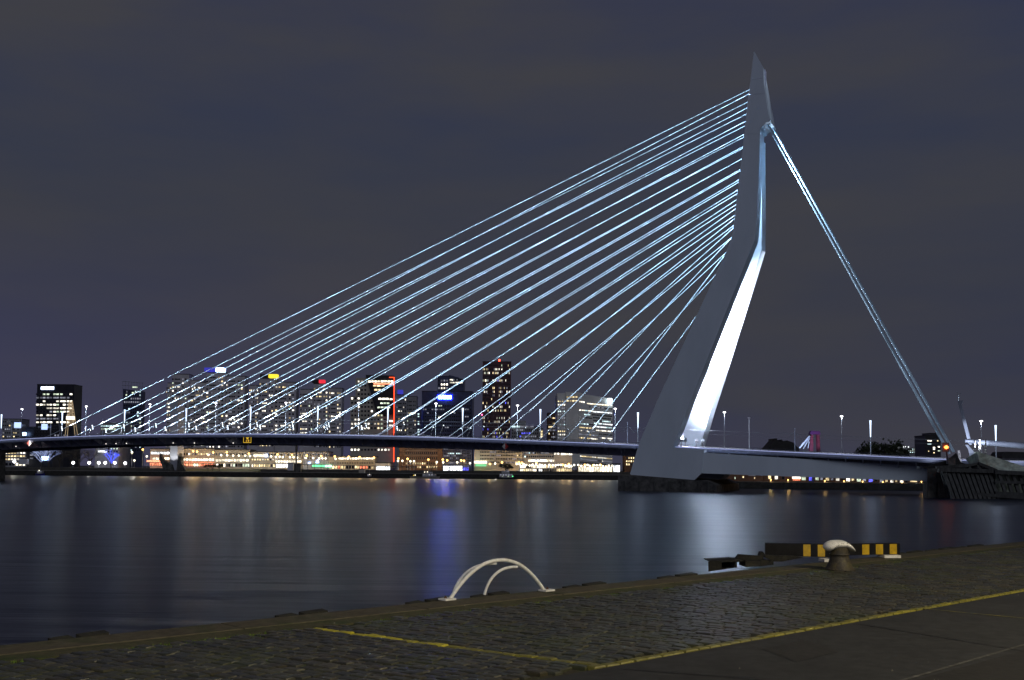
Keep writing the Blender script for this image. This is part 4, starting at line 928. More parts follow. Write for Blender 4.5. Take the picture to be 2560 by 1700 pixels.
for (x0, x1, ya, pxp, bx0, bx1, by0, by1, lab) in ((95,128,1066,126,104,119,1060,1074,'road sign gantry with a square blue-white board at left'),(28,64,1062,28,36,53,1056,1070,'road sign gantry with a pale board at far left edge')):
    s, z = onw(pxp, 1092, WB-2); pb = B(s, WB-2, dz(s)); Y = pb.y
    t = empty('sign_gantry', pb, lab, 'sign')
    q = MB(pb); q.tube([pb, Vector((pb.x, Y, at(pxp, ya-6, Y).z))], .22, 6); link('pole', q.mesh('pole', M['post']), t)
    q = MB(pb); q.tube([at(x0,ya,Y), at(x1,ya,Y)], .18, 6); q.tube([at(x0,ya+3,Y), at(x1,ya+3,Y)], .18, 6); link('arm', q.mesh('arm', M['post']), t)
    a = at(bx0,by1,Y-.4); c = at(bx1,by0,Y-.4); q = MB(pb); q.box(a.x, c.x, Y-.7, Y-.4, a.z, c.z); link('board', q.mesh('board', emit('board_glow', (.45,.6,1), 1.6) if 'board_glow' not in bpy.data.materials else bpy.data.materials['board_glow']), t)
# ---------------- far right background
t = empty('red_pylon_bridge', at(2035,1130,950), 'distant red bridge pylon with pale cables beyond the right span', 'bridge')
for pts in (((2025,1165),(2026,1082),(2033,1082),(2034,1165)), ((2046,1165),(2043,1083),(2049,1084),(2053,1165))):
    P = [at(x, y, 950) for x, y in pts]; q = MB(t.location); q.prism(P, [p+Vector((0,5,0)) for p in P]); link('leg', q.mesh('leg', M['red_steel']), t)
P = [at(x, y, 949.9) for x, y in ((2024,1086),(2028,1077),(2050,1078),(2051,1086))]; q = MB(t.location); q.prism(P, [p+Vector((0,5,0)) for p in P]); link('crossbeam', q.mesh('crossbeam', mat('violet_lit_steel', (.16,.05,.22), .6)), t)
for (x0, y0, x1, y1, r) in ((2024,1090,1999,1120,.9),(2024,1096,2008,1122,.45),(2023,1104,2020,1121,.4)):
    q = MB(t.location); q.tube([at(x0,y0,948), at(x1,y1,948)], r, 6); link('cable', q.mesh('cable', M['cable']), t)
spot(at(2010,1124,930) - t.location, at(2012,1104,948) - t.location, 4, 70, 'floodlight', t, col=(.6,.65,1))
spot(at(2040,1128,930) - t.location, at(2046,1100,950) - t.location, .5, 40, 'floodlight', t, col=(1,.3,.4))
b = Bld('steep_roof_house', 'black silhouette of a steep roofed house with chimneys beyond the bridge', 560, zb=2.5)
b.poly([(1917,1170),(1917,1124),(1937,1101),(1937,1096),(1943,1096),(1943,1101),(1951,1104),(1952,1099),(1956,1099),(1957,1104),(1968,1101),(1983,1106),(1998,1122),(1998,1170)], M['roof'], 14); b.done()
b = Bld('far_low_block', 'low dark far block with a row of white rooftop lamps on the right', 900, zb=2.5)
b.wall(2240, 2290, 1118, M['w_dim'], 18, parapet=False)
for i, x in enumerate((2245,2252,2258,2264,2271)): b.lit('roof_lamp', x-1.2, 1116, x+1.2, 1118.6, M['l_shopw'], -.2)
b.grid(2268, 2290, 1121, 1133, 4, 3, {'c': 3, 'g': 2, '.': 2}); b.done()
b = Bld('far_tower', 'dark far tower with scattered white windows behind the back stays', 760, zb=2.5)
b.wall(2313, 2352, 1090, M['w_black'], 20); b.wall(2327, 2342, 1084, M['w_black'], 16, 2, 'roof_box')
for (x0,x1,y,k) in ((2318,2330,1102,'#'),(2318,2329,1110,'c'),(2332,2338,1119,'#'),(2332,2338,1123,'#'),(2342,2346,1102,'w'),(2344,2350,1117,'#'),(2344,2351,1127,'g'),(2320,2323,1128,'w'),(2333,2337,1132,'w')): b.pane(x0,y-1.6,x1,y+1.6,k)
b.done()
b = Bld('far_house', 'dark house silhouette at the right edge above the deck', 520, zb=2.5)
b.poly([(2505,1170),(2505,1141),(2514,1129),(2600,1131),(2600,1170)], M['roof'], 14); b.done()

# ------------------------------------------------------------------ anchor pier with timber fenders, right
YP = 282.0
pier = empty('anchor_pier', at(2400,1215,YP), 'dark concrete anchor pier wrapped in raking timber fenders at right', 'pier')
def pb(pts, dep, m, name, Y=YP, sk=.43):
    P = [at(x, y, Y) for x, y in pts]; P = [Vector((p.x, p.y, max(p.z, -1.5))) for p in P]
    q = MB(pier.location); q.prism(P, [p + Vector((sk*dep, dep, 0)) for p in P]); return link(name, q.mesh(name, m), pier)
pb([(2307,1258),(2307,1207),(2318,1207),(2318,1258)], 14, M['timber'], 'fender_corner', YP-1)
pb([(2318,1258),(2318,1171),(2345,1171),(2345,1258)], 34, M['concrete_dark'], 'concrete_body', YP+3)
pb([(2345.2,1256),(2345.2,1172),(2375,1172),(2375,1256)], 30, M['concrete_dark'], 'concrete_body', YP+1.2)
pb([(2375,1256),(2375,1176),(2640,1184),(2640,1256)], 20, M['concrete_dark'], 'concrete_body', YP+8)
pb([(2304,1169),(2368,1150),(2390,1132),(2402,1155),(2420,1163),(2420,1170),(2345,1172),(2318,1172)], 24, M['roof'], 'anchor_block', YP+6)
pb([(2371,1169),(2371,1144),(2388,1144),(2388,1169)], 5, M['concrete_dark'], 'control_hut', YP+1)
A3, B3, C3, D3 = at(2443,1128.5,YP+4), at(2450,1159,YP+1), at(2414,1147,YP+12), at(2424,1160,YP+8)
E3, F3, G3 = at(2640,1194,YP-6), at(2640,1181,YP-8), at(2487,1174,YP-2)
E3 = at(2640,1192,YP-6)
q = MB(pier.location)
q.add([C3, A3, B3, D3], [(0,1,2,3)]); q.add([A3, at(2560,1166,YP-3), at(2640,1189,YP-5), at(2640,1190,YP-6), at(2560,1179,YP-4), G3, B3], [(0,1,2,3,4,5,6)])
q.add([C3, A3, A3+Vector((7.5,16,0)), C3+Vector((7.5,16,0))], [(0,1,2,3)]); q.add([A3, at(2560,1166,YP-3), at(2560,1166,YP-3)+Vector((9.5,20,0)), A3+Vector((7.5,16,0))], [(0,1,2,3)])
q.add([D3, B3, G3, G3+Vector((5,12,0)), D3+Vector((5,12,0))], [(0,1,2,3,4)])
link('concrete_cap', q.mesh('concrete_cap', M['concrete']), pier)
def beam(x0, y0, x1, y1, Y0, Y1, r, name, m='timber'):
    p, r1 = at(x0, y0, Y0), at(x1, y1, Y1); q = MB(pier.location); d = (r1-p).normalized(); sx = Vector((r,0,0)); sy = Vector((0,r,0)) if abs(d.z) > .4 or abs(d.x) < .5 else Vector((0,r,0))
    if abs(d.x) > .7: sx = Vector((0,0,r))
    q.hexa([p-sx-sy, p+sx-sy, p+sx+sy, p-sx+sy, r1-sx-sy, r1+sx-sy, r1+sx+sy, r1-sx+sy]); return link(name, q.mesh(name, M[m]), pier)
for i in range(11): beam(2356+11.5*i, 1172+.5*i, 2384+11.2*i, 1250, YP-1, YP-5, .42, 'fender_pile')
for i in range(9): beam(2352+13*i, 1176, 2373+13*i, 1244, YP+.2, YP-3, .3, 'fender_pile')
beam(2340, 1169, 2425, 1163, YP-1.6, YP-2, .35, 'waler'); beam(2345, 1174.5, 2492, 1178, YP-1.9, YP-2.6, .5, 'waler')
beam(2425, 1163, 2448, 1158, YP-1.6, YP-.5, .3, 'waler'); beam(2447, 1159, 2490, 1176, YP-1.5, YP-3, .4, 'waler')
beam(2430, 1235, 2600, 1247, YP-4, YP-7, .4, 'waler')
for (x0, x1) in ((2420,2427),(2444,2451)): beam(x0, 1163, x1, 1175, YP-1.2, YP-1.6, .35, 'strut')
pb([(2489,1234),(2489,1179),(2640,1184),(2640,1240)], 3, M['concrete'], 'panel_wall', YP-2)
for i in range(11):
    beam(2496+17*i, 1181+.4*i, 2514+17*i, 1237+.5*i, YP-2.8, YP-4.5, .36, 'fender_bar')
beam(2486, 1205, 2640, 1209, YP-3.6, YP-6, .33, 'waler'); beam(2486, 1180, 2640, 1187, YP-3.2, YP-6, .5, 'waler'); beam(2487, 1232, 2640, 1240, YP-4.4, YP-6.5, .4, 'waler')
t = empty('signal_lamp', at(2364,1118,YP), 'red signal lamp on a post in front of the anchor pier', 'signal')
q = MB(t.location); q.tube([at(2369,1160,YP), at(2366,1124,YP)], .25, 6); link('pole', q.mesh('pole', M['rail']), t)
q = MB(t.location); c0 = at(2364,1118,YP); q.box(c0.x-.9, c0.x+.9, YP-.1, YP+.6, c0.z-1.2, c0.z+1.2); link('housing', q.mesh('housing', M['rail']), t)
q = MB(t.location); q.lathe([(.1,-.45),(.5,-.2),(.55,.1),(.1,.45)], c0+Vector((0,-.5,0)), 10); link('lens', q.mesh('lens', emit('orange_red_signal', (1,.16,.03), 9)), t)
# bascule bridge mast and balance beam
bas = empty('bascule_mast', at(2425,1140,300), 'leaning bascule bridge mast, dark above and floodlit white below, with a long white beam', 'bridge')
def seg(pts, Y, m, name, dep=2.2):
    P = [at(x, y, Y) for x, y in pts]; q = MB(bas.location); q.prism(P, [p+Vector((.44*dep,dep,0)) for p in P]); return link(name, q.mesh(name, m), bas)
PM = mat('grey_blue_mast_paint', (.22,.25,.33), .5, .1, .5)
seg([(2413,1112),(2420,1112),(2437,1132),(2437,1150),(2427,1150),(2420,1122)], 302, PM, 'mast_foot')
seg([(2420,1106),(2395,1007),(2404,1010),(2430,1112),(2424,1112)], 300, PM, 'mast')
seg([(2395,1007),(2394,1002),(2409,1001),(2404,1010)], 300, PM, 'mast_head', 2.4)
q = MB(bas.location); q.tube([at(2397,1003,301), at(2397,987,301)], .14, 5); q.tube([at(2393.5,979,301), at(2394,986,301), at(2400,986,301), at(2401,982,301)], .12, 5); link('weather_vane', q.mesh('weather_vane', M['post']), bas)
q = MB(bas.location); q.tube([at(2412,1102.5,299), at(2455,1106,299), at(2600,1118,296)], [.40,.75,.85], 10); link('balance_beam', q.mesh('balance_beam', PM, True), bas)
spot(at(2452,1114,290)-bas.location, at(2424,1102,300)-bas.location, 7, 60, 'floodlight', bas, blend=.35)
spot(at(2505,1124,289)-bas.location, at(2505,1108,298)-bas.location, 3.2, 125, 'floodlight', bas, blend=.8)
for i, x in enumerate((2437, 2449, 2464)):
    t = empty('banded_post', at(x+1,1150,292), 'thin white and dark banded post by the bascule mast, %s of three from the left' % ORD[i], 'post', 'banded posts by the bascule bridge')
    for j in range(7):
        y1 = 1098 + (i-1)**2*3 + j*7; q = MB(t.location); q.tube([at(x,y1,292), at(x,y1+4,292)], .22, 6); link('band', q.mesh('band', M['whitepaint']), t)
    q = MB(t.location); q.tube([at(x,1096+(i-1)**2*3,292.2), at(x,1150,292.2)], .14, 6); link('pole', q.mesh('pole', M['rail']), t)
for i, (x0,y0,Y) in enumerate(((2401,1160,290),)):
    t = empty('banded_post', at(x0,y0,Y), 'striped white lit stair post just right of the back stay anchorage', 'post')
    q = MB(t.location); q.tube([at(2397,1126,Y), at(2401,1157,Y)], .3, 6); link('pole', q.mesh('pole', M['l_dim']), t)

# ------------------------------------------------------------------ foreground quay
E0 = Vector((-1.91, 12.24, 0)); ev = Vector((.725, .689, 0)).normalized(); nv = Vector((ev.y, -ev.x, 0))
def Q(a, b, z=0): return E0 + ev*a + nv*b + Vector((0,0,ZQ+z))
quay = empty('quay', (0,0,0)); quay['kind'] = 'structure'
def qmat(name, ca, cb, cc, sc, rough, bump, spec=.4):
    m = bpy.data.materials.new(name); m.use_nodes = True; nt = m.node_tree; b = nt.nodes['Principled BSDF']
    tc = N(nt,'ShaderNodeTexCoord'); n1 = N(nt,'ShaderNodeTexNoise'); n1.inputs['Scale'].default_value = sc; n1.inputs['Detail'].default_value = 8; n1.inputs['Roughness'].default_value = .65
    n2 = N(nt,'ShaderNodeTexNoise'); n2.inputs['Scale'].default_value = sc*9; n2.inputs['Detail'].default_value = 5
    nt.links.new(tc.outputs['Object'], n1.inputs['Vector']); nt.links.new(tc.outputs['Object'], n2.inputs['Vector'])
    r = N(nt,'ShaderNodeValToRGB'); e = r.color_ramp.elements; e[0].position = .36; e[0].color = (*ca,1); e[1].position = .66; e[1].color = (*cc,1); k = e.new(.5); k.color = (*cb,1)
    nt.links.new(n1.outputs['Fac'], r.inputs[0]); mu = N(nt,'ShaderNodeMix', data_type='RGBA', blend_type='MULTIPLY'); mu.inputs['Factor'].default_value = .7
    r2 = N(nt,'ShaderNodeMapRange'); r2.inputs['From Min'].default_value = .3; r2.inputs['From Max'].default_value = .7; r2.inputs['To Min'].default_value = .55; r2.inputs['To Max'].default_value = 1.35
    nt.links.new(n2.outputs['Fac'], r2.inputs['Value']); nt.links.new(r.outputs[0], mu.inputs['A']); nt.links.new(r2.outputs[0], mu.inputs['B']); nt.links.new(mu.outputs['Result'], b.inputs['Base Color'])
    b.inputs['Roughness'].default_value = rough; b.inputs['Specular IOR Level'].default_value = spec
    bp = N(nt,'ShaderNodeBump'); bp.inputs['Distance'].default_value = bump; nt.links.new(n2.outputs['Fac'], bp.inputs['Height']); nt.links.new(bp.outputs[0], b.inputs['Normal'])
    return m
cop = qmat('mossy_coping_stone', (.072,.060,.036), (.088,.076,.045), (.052,.058,.022), 1.6, .8, .004)
mossm = qmat('mossy_joint_bed', (.022,.026,.010), (.030,.024,.014), (.030,.045,.012), 3, .95, .006)
asph = qmat('quay_asphalt', (.0175,.0185,.021), (.023,.0245,.027), (.014,.015,.0165), .9, .85, .003)
def slab(name, pts, z0, z1, m):
    q = MB(); q.prism([Q(a,b,z0) for a,b in pts], [Q(a,b,z1) for a,b in pts]); return q.build(name, m, quay)
slab('quay_wall', [(-40,.02),(120,.02),(120,40),(-40,40)], -ZQ-2, -.10, M['quaywall'])
random.seed(70)
a = -14.0
while a < 60:                                             # coping stones with narrow joints
    L = random.uniform(2.2, 2.6); q = MB(); h = random.uniform(-.006, .006); w = .52
    P = [(a+.004, 0), (a+L-.004, 0), (a+L-.004, w), (a+.004, w)]; c = .014
    I = [(a+c, .03), (a+L-c, .03), (a+L-c, w-.012), (a+c, w-.012)]
    q.add([Q(x,y,-.095) for x,y in P] + [Q(x,y,-.02) for x,y in P] + [Q(x,y,-.004+h*.5) for x,y in I],
          [(0,1,5,4),(1,2,6,5),(2,3,7,6),(3,0,4,7),(4,5,9,8),(5,6,10,9),(6,7,11,10),(7,4,8,11),(8,9,10,11)])
    q.build('coping_stone', cop, quay); a += L
slab('mossy_strip', [(-40,.522),(120,.522),(120,.86),(-40,.86)], -.09, -.012, qmat('moss_strip', (.040,.046,.014), (.075,.068,.032), (.034,.054,.012), 2.5, .95, .012))
slab('joint_bed', [(-40,.86),(120,.86),(120,4.30),(-40,4.30)], -.09, -.028, mossm)
slab('asphalt', [(-40,4.30),(120,4.30),(120,40),(-40,40)], -.09, -.004, asph)
# cobbles: courses run along the painted line
P1 = atz(740,1563,ZQ); P2 = atz(1490,1662,ZQ); d1 = (P2-P1).normalized(); n1 = Vector((-d1.y, d1.x, 0))
def inqb(p): v = p - E0; return v.x*ev.x+v.y*ev.y, v.x*nv.x+v.y*nv.y
a2, b2 = inqb(P2)
def stone_mat(name, yellow=False):
    m = bpy.data.materials.new(name); m.use_nodes = True; nt = m.node_tree; b = nt.nodes['Principled BSDF']
    g = N(nt,'ShaderNodeNewGeometry'); wn = N(nt,'ShaderNodeTexWhiteNoise', noise_dimensions='1D'); nt.links.new(g.outputs['Random Per Island'], wn.inputs['W'])
    oi = N(nt,'ShaderNodeObjectInfo'); ad = N(nt,'ShaderNodeMath', operation='ADD'); nt.links.new(g.outputs['Random Per Island'], ad.inputs[0]); nt.links.new(oi.outputs['Random'], ad.inputs[1]); nt.links.new(ad.outputs[0], wn.inputs['W'])
    r = N(nt,'ShaderNodeValToRGB'); e = r.color_ramp.elements
    cs = [(.0,(.028,.028,.018)),(.3,(.054,.052,.034)),(.5,(.038,.041,.038)),(.7,(.048,.041,.022)),(1,(.082,.080,.056))]
    if yellow == 2: cs = [(.0,(.17,.155,.02)),(.5,(.24,.215,.025)),(1,(.13,.125,.03))]
    elif yellow: cs = [(.0,(.42,.36,.02)),(.5,(.50,.44,.03)),(1,(.36,.32,.03))]
    e[0].position = 0; e[0].color = (*cs[0][1],1); e[1].position = 1; e[1].color = (*cs[-1][1],1)
    for p_, c_ in cs[1:-1]: k = e.new(p_); k.color = (*c_,1)
    nt.links.new(wn.outputs['Value'], r.inputs[0])
    tc = N(nt,'ShaderNodeTexCoord'); n2 = N(nt,'ShaderNodeTexNoise'); n2.inputs['Scale'].default_value = 22; n2.inputs['Detail'].default_value = 5; nt.links.new(g.outputs['Position'], n2.inputs['Vector'])
    n3 = N(nt,'ShaderNodeTexNoise'); n3.inputs['Scale'].default_value = 1.3; n3.inputs['Detail'].default_value = 4; nt.links.new(g.outputs['Position'], n3.inputs['Vector'])
    mu = N(nt,'ShaderNodeMix', data_type='RGBA', blend_type='MULTIPLY'); mu.inputs['Factor'].default_value = .55
    r2 = N(nt,'ShaderNodeMapRange'); r2.inputs['From Min'].default_value=.3; r2.inputs['From Max'].default_value=.7; r2.inputs['To Min'].default_value = .5; r2.inputs['To Max'].default_value = 1.4; nt.links.new(n2.outputs['Fac'], r2.inputs['Value'])
    nt.links.new(r.outputs[0], mu.inputs['A']); nt.links.new(r2.outputs[0], mu.inputs['B'])
    mx = N(nt,'ShaderNodeMix', data_type='RGBA'); mx.inputs['B'].default_value = (.058,.068,.018,1) if not yellow else (.06,.055,.03,1)
    r3 = N(nt,'ShaderNodeMapRange'); r3.inputs['From Min'].default_value=.48; r3.inputs['From Max'].default_value=.7; r3.inputs['To Max'].default_value=.55
    nt.links.new(n3.outputs['Fac'], r3.inputs['Value']); nt.links.new(r3.outputs[0], mx.inputs['Factor']); nt.links.new(mu.outputs['Result'], mx.inputs['A'])
    nt.links.new(mx.outputs['Result'], b.inputs['Base Color']); b.inputs['Roughness'].default_value = .40 if not yellow else .5
    b.inputs['Specular IOR Level'].default_value = .55
    bp = N(nt,'ShaderNodeBump'); bp.inputs['Distance'].default_value = .004; nt.links.new(n2.outputs['Fac'], bp.inputs['Height']); nt.links.new(bp.outputs[0], b.inputs['Normal'])
    return m
SM, SY, SB = stone_mat('dark_cobble_stone'), stone_mat('yellow_painted_stone', True), stone_mat('dull_yellow_border_stone', 2)
def cobble(mb, c, u, v, l, w, h):
    """rounded top stone, footprint l x w along u, v"""
    tl, tw = random.uniform(-.03,.03), random.uniform(-.03,.03)
    vs = []; 
    for (k, zz) in ((1.0, -.075), (1.0, -.010), (.86, .0)):
        for sx, sy in ((-1,-1),(1,-1),(1,1),(-1,1)):
            jx = 1 + random.uniform(-.06,.06); jy = 1 + random.uniform(-.06,.06)
            p = c + u*(sx*l/2*k*jx) + v*(sy*w/2*k*jy); z = ZQ + zz + h + (tl*sx*l/2 + tw*sy*w/2 if zz > -.05 else 0)
            vs.append((p.x, p.y, z))
    vs.append((c.x, c.y, ZQ + .004 + h))
    mb.add(vs, [(0,1,5,4),(1,2,6,5),(2,3,7,6),(3,0,4,7),(4,5,9,8),(5,6,10,9),(6,7,11,10),(7,4,8,11),(8,9,12),(9,10,12),(10,11,12),(11,8,12)])
stones = []; LX, LY = .185, .108
random.seed(77)
jj = -130
while jj < 330:
    i0 = -60 + (.5 if jj % 2 else 0) + random.uniform(-.1,.1)
    ii = i0
    while ii < 60:
        u = random.uniform(.86,1.16); cc = P1 + d1*((ii+u/2)*LX) + n1*(jj*LY + random.uniform(-.004,.004)); a_, b_ = inqb(cc)
        if .90 < b_ < b2 - .05 and -9 < a_ < 42 and cc.y > 6.5:
            tt = (cc-P1).dot(d1); yl = jj == 0 and 0 < tt < (P2-P1).length - .05
            stones.append((cc.copy(), u*LX*.93, LY*.90, yl))
        ii += u
    jj += 1
def size_px(c, l):
    d = c - CAM; zc = d.dot(Fv); x = 1280 + F*d.dot(Rv)/zc; y = CY - F*d.dot(Uv)/zc
    return (l*F/zc if -20 < x < 2580 and y < 1720 else 0)
stones.sort(key=lambda s: -size_px(s[0], s[1]) if not s[3] else -999)
rest = MB()
for i, (c, l, w, yl) in enumerate(stones):
    h = random.uniform(-.007,.006)
    if i < 300:
        q = MB((c.x, c.y, ZQ)); cobble(q, c, d1, n1, l, w, h); link('painted_cobble' if yl else 'cobble', q.mesh('cobble', (SY if (c-P1).dot(d1) < 1.9 else SB) if yl else SM), quay, q.o)
    else: cobble(rest, c, d1, n1, l, w, h)
o = rest.build('cobble', SM, quay); o['kind'] = 'stuff'
# painted border stones between cobbles and asphalt
a = a2 - .12; i = 0
while a < 40:
    L = random.uniform(.15, .21); c = E0 + ev*(a+L/2) + nv*(b2 + .045 + random.uniform(-.006,.006)); q = MB((c.x, c.y, ZQ))
    cobble(q, c, ev, nv, L*.94, .085, random.uniform(-.004,.005)+.004); yl = a > a2 - .02
    link('border_stone', q.mesh('border_stone', SB), quay, q.o); a += L; i += 1
# thin lines on the asphalt
def line(p0, p1, w, m, name):
    a0, a1 = atz(*p0, ZQ), atz(*p1, ZQ); d = (a1-a0).normalized(); n = Vector((-d.y, d.x, 0))*w/2; q = MB()
    q.add([a0-n, a1-n, a1+n, a0+n], [(0,1,2,3)]); q.build(name, m, quay)
line((2290,1519.5),(2640,1553),.05, qmat('worn_yellow_line', (.20,.18,.03), (.12,.11,.03), (.05,.05,.03), 6, .8, .001), 'painted_line')
line((2250,1702),(2640,1588),.035, qmat('worn_grey_line', (.13,.13,.12), (.06,.06,.055), (.045,.043,.04), 8, .8, .001), 'painted_line')
def patch(name, pts, m, z=.0):
    q = MB(); P = [atz(x, y, ZQ + z) for x, y in pts]; q.add(P, [tuple(range(len(P)))]); q.build(name, m, quay)
patch('asphalt_patch', [(2290,1700),(2700,1586),(2900,1760),(2300,1760)], qmat('newer_asphalt', (.010,.010,.0105), (.014,.0135,.013), (.009,.009,.009), 1.5, .85, .002))
patch('asphalt_patch', [(1905,1622),(2010,1600),(2100,1628),(1990,1654)], qmat('patched_asphalt', (.015,.0148,.0145), (.020,.0195,.019), (.012,.012,.012), 2.5, .8, .002))
line((1560,1672),(2140,1716),.02, qmat('tar_joint', (.008,.008,.008), (.012,.011,.010), (.016,.015,.013), 6, .6, .001), 'tar_joint')
line((2150,1560),(2640,1640),.018, bpy.data.materials['tar_joint'], 'tar_joint')
# moss tufts, grit
random.seed(80); tf = MB()
for k in range(9000):
    a = random.uniform(-6, 16); b = .86 + abs(random.gauss(0, .16)) if random.random() < .6 else random.uniform(.9, 3.2)
    if math.sin(a*2.3)+math.sin(a*5.1+b*3) < (-.2 if b < 1.2 else .9): continue
    c = Q(a, b, -.02); h = random.uniform(.012,.03); an = random.uniform(0, 6.28); w = random.uniform(.006,.014)
    dx = Vector((math.cos(an), math.sin(an), 0))*w
    tf.add([c-dx, c+dx, c+dx*.3+Vector((random.uniform(-.01,.01), random.uniform(-.01,.01), h))], [(0,1,2)])
o = tf.build('moss_tufts', mat('bright_moss', (.10,.16,.02), .9, .4, 8)); o['kind'] = 'stuff'
gr = MB()
for k in range(110):
    c = Q(random.uniform(-6, 22), random.uniform(.6, 7.5), 0); s = random.uniform(.003,.011)
    gr.add([c+Vector((-s,-s,-.002)), c+Vector((s,-s,-.002)), c+Vector((s*.8,s,-.002)), c+Vector((-s,s*.7,-.002)), c+Vector((0,0,s))], [(0,1,4),(1,2,4),(2,3,4),(3,0,4)])
o = gr.build('grit', mat('pale_grit', (.16,.15,.12), .8, .5, 30)); o['kind'] = 'stuff'

# fender blocks hanging on the quay wall, tops just above the coping
mossw = qmat('mossy_timber', (.020,.019,.015), (.030,.028,.018), (.045,.048,.020), 4, .85, .006)
FB = [(120,250,1578,'leftmost'),(693,795,1522,'second from the left'),(1030,1108,1491,'left of the white arch'),(1196,1264,1475,'under the white arch'),(1420,1496,1451,'right of the white arch'),(1664,1731,1428,'just left of the steel bracket'),(2288,2332,1371,'right of the striped barrier'),(2392,2438,1364.5,'second right of the striped barrier'),(2484,2528,1358,'farthest right')]
for i, (x0, x1, y, lab) in enumerate(FB):
    p = atz(x0, y+14, ZQ); q_ = atz(x1, y+14-(x1-x0)*.14, ZQ); a0 = inqb(p)[0]; a1 = inqb(q_)[0]
    t = empty('fender_block', Q(a0,-.1,-.2), 'old mossy timber fender block on the quay face, ' + lab, 'fender', 'fender blocks along the quay face')
    for j, (u0, u1, zz, bb) in enumerate(((0,.42,-.02,-.24),(.43,1,.004,-.17))):
        A0 = a0+(a1-a0)*u0; A1 = a0+(a1-a0)*u1; q = MB(t.location)
        q.hexa([Q(A0,bb,-.9), Q(A1,bb,-.9), Q(A1,-.012,-.9), Q(A0,-.012,-.9), Q(A0+.02,bb+.02,zz), Q(A1-.02,bb+.02,zz+.01), Q(A1-.02,-.03,zz), Q(A0+.02,-.03,zz-.008)]); link('timber', q.mesh('timber', mossw), t)

# white ladder arch
fl_, fr_ = atz(1126,1499,ZQ), atz(1360,1478,ZQ)
t = empty('ladder_arch', fl_, 'white painted tubular ladder arch bolted to the quay edge', 'ladder rail')
mid = (fl_+fr_)/2; hh = .43; d = fr_-fl_
def arch(u): return fl_ + d*u + Vector((0,0,hh*(1-abs(2*u-1)**2.15))) 
pts = [arch(u)+Vector((0,0,.012)) for u in np.linspace(0.0,1,29)]
q = MB(t.location); q.tube(pts, .0235, 12); link('front_tube', q.mesh('front_tube', M['whitepaint'], True), t)
for (f0, tgt, nm) in (((1131,1492), arch(.47), 'branch_tube'), ((1211,1487), arch(.70), 'branch_tube')):
    p0 = atz(*f0, ZQ); e_ = tgt + Vector((0,.02,-.03)); c1 = p0*.80 + e_*.20; c1.z = p0.z + (e_.z-p0.z)*1.06
    pts = [p0*(1-u)**2 + c1*2*u*(1-u) + e_*u*u for u in np.linspace(0,1,17)]
    q = MB(t.location); q.tube(pts, .019, 10); link(nm, q.mesh(nm, M['whitepaint'], True), t)
for c, sgn_ in ((fl_, -1), (fr_, 1)):
    q = MB(t.location); o_ = c + ev*sgn_*.05; u_, v_ = ev*.085, nv*.07
    q.hexa([o_-u_-v_, o_+u_-v_, o_+u_+v_, o_-u_+v_] + [p+Vector((0,0,.022)) for p in (o_-u_-v_, o_+u_-v_, o_+u_+v_, o_-u_+v_)]); link('base_plate', q.mesh('base_plate', M['whitepaint']), t)
    q = MB(t.location); q.lathe([(.018,.022),(.018,.035),(.010,.035),(.010,.05)], o_ + ev*sgn_*.02 - nv*.01, 6); link('bolt', q.mesh('bolt', mat('rusty_bolt', (.10,.05,.03), .8)), t)

# bollard
bc = atz(2099,1424,ZQ)
t = empty('mooring_bollard', bc, 'cast iron mooring bollard with a drooping white painted cap', 'bollard')
q = MB(t.location); q.lathe([(.250,0),(.240,.015),(.205,.06),(.172,.13),(.152,.20),(.146,.235),(.158,.24),(.158,.262),(.140,.268),(.136,.36)], bc, 28)
link('pedestal', q.mesh('pedestal', qmat('rusty_cast_iron', (.030,.028,.026), (.055,.045,.030), (.085,.075,.03), 5, .6, .004), True), t)
vs = []; nu, nvv = 32, 18; capm = qmat('chipped_white_paint', (.78,.78,.76), (.86,.85,.82), (.90,.88,.82), 7, .38, .002, .5)
import itertools
for i in range(nvv+1):
    x = -math.cos(PI*i/nvv); ax = abs(x); rr = math.sqrt(max(0, 1-ax**3.6))
    zt = .098 - (.022*ax**3 if x < 0 else .155*ax**1.9); zbm = (-.040 - .062*min(1, max(0, (ax-.35)/.35))) if x < 0 else (-.040 - .09*max(0, (ax-.35)/.65)**1.2)
    mz, hzz = (zt+zbm)/2, (zt-zbm)/2; ry = .175*(1-.12*ax)
    for k in range(nu):
        ph = 2*PI*k/nu
        vs.append(Vector((.268*x-.005, ry*rr*math.cos(ph), mz + hzz*rr*math.sin(ph) + .385)))
fs = [(i*nu+k, (i+1)*nu+k, (i+1)*nu+(k+1) % nu, i*nu+(k+1) % nu) for i in range(nvv) for k in range(nu)]
q = MB(); q.add(vs, fs); cap = link('cap', q.mesh('cap', capm, True), t); cap.rotation_euler.z = math.radians(10)
q = MB(); 
for (x_, z_, l_, an) in ((-.13,.385,.055,.9),(-.09,.41,.05,.6),(-.05,.43,.045,.2),(-.005,.425,.03,-.6),(.07,.44,.03,.1),(-.15,.355,.03,1.1),(.05,.40,.02,.2),(-.115,.36,.04,.6)):
    yy = -.176*math.sqrt(max(.05, 1-(x_/.275)**2-((z_-.385)/.13)**2))
    c = Vector((x_, yy-.004, z_)); dx = Vector((math.cos(an),0,math.sin(an)))*l_/2; up_ = Vector((-math.sin(an),0,math.cos(an)))*.003
    q.hexa([c-dx-up_, c+dx-up_, c+dx-up_+Vector((0,.02,0)), c-dx-up_+Vector((0,.02,0)), c-dx+up_, c+dx+up_, c+dx+up_+Vector((0,.02,0)), c-dx+up_+Vector((0,.02,0))])
ch_ = link('paint_chip', q.mesh('paint_chip', M['timber']), t); ch_.rotation_euler.z = math.radians(10)

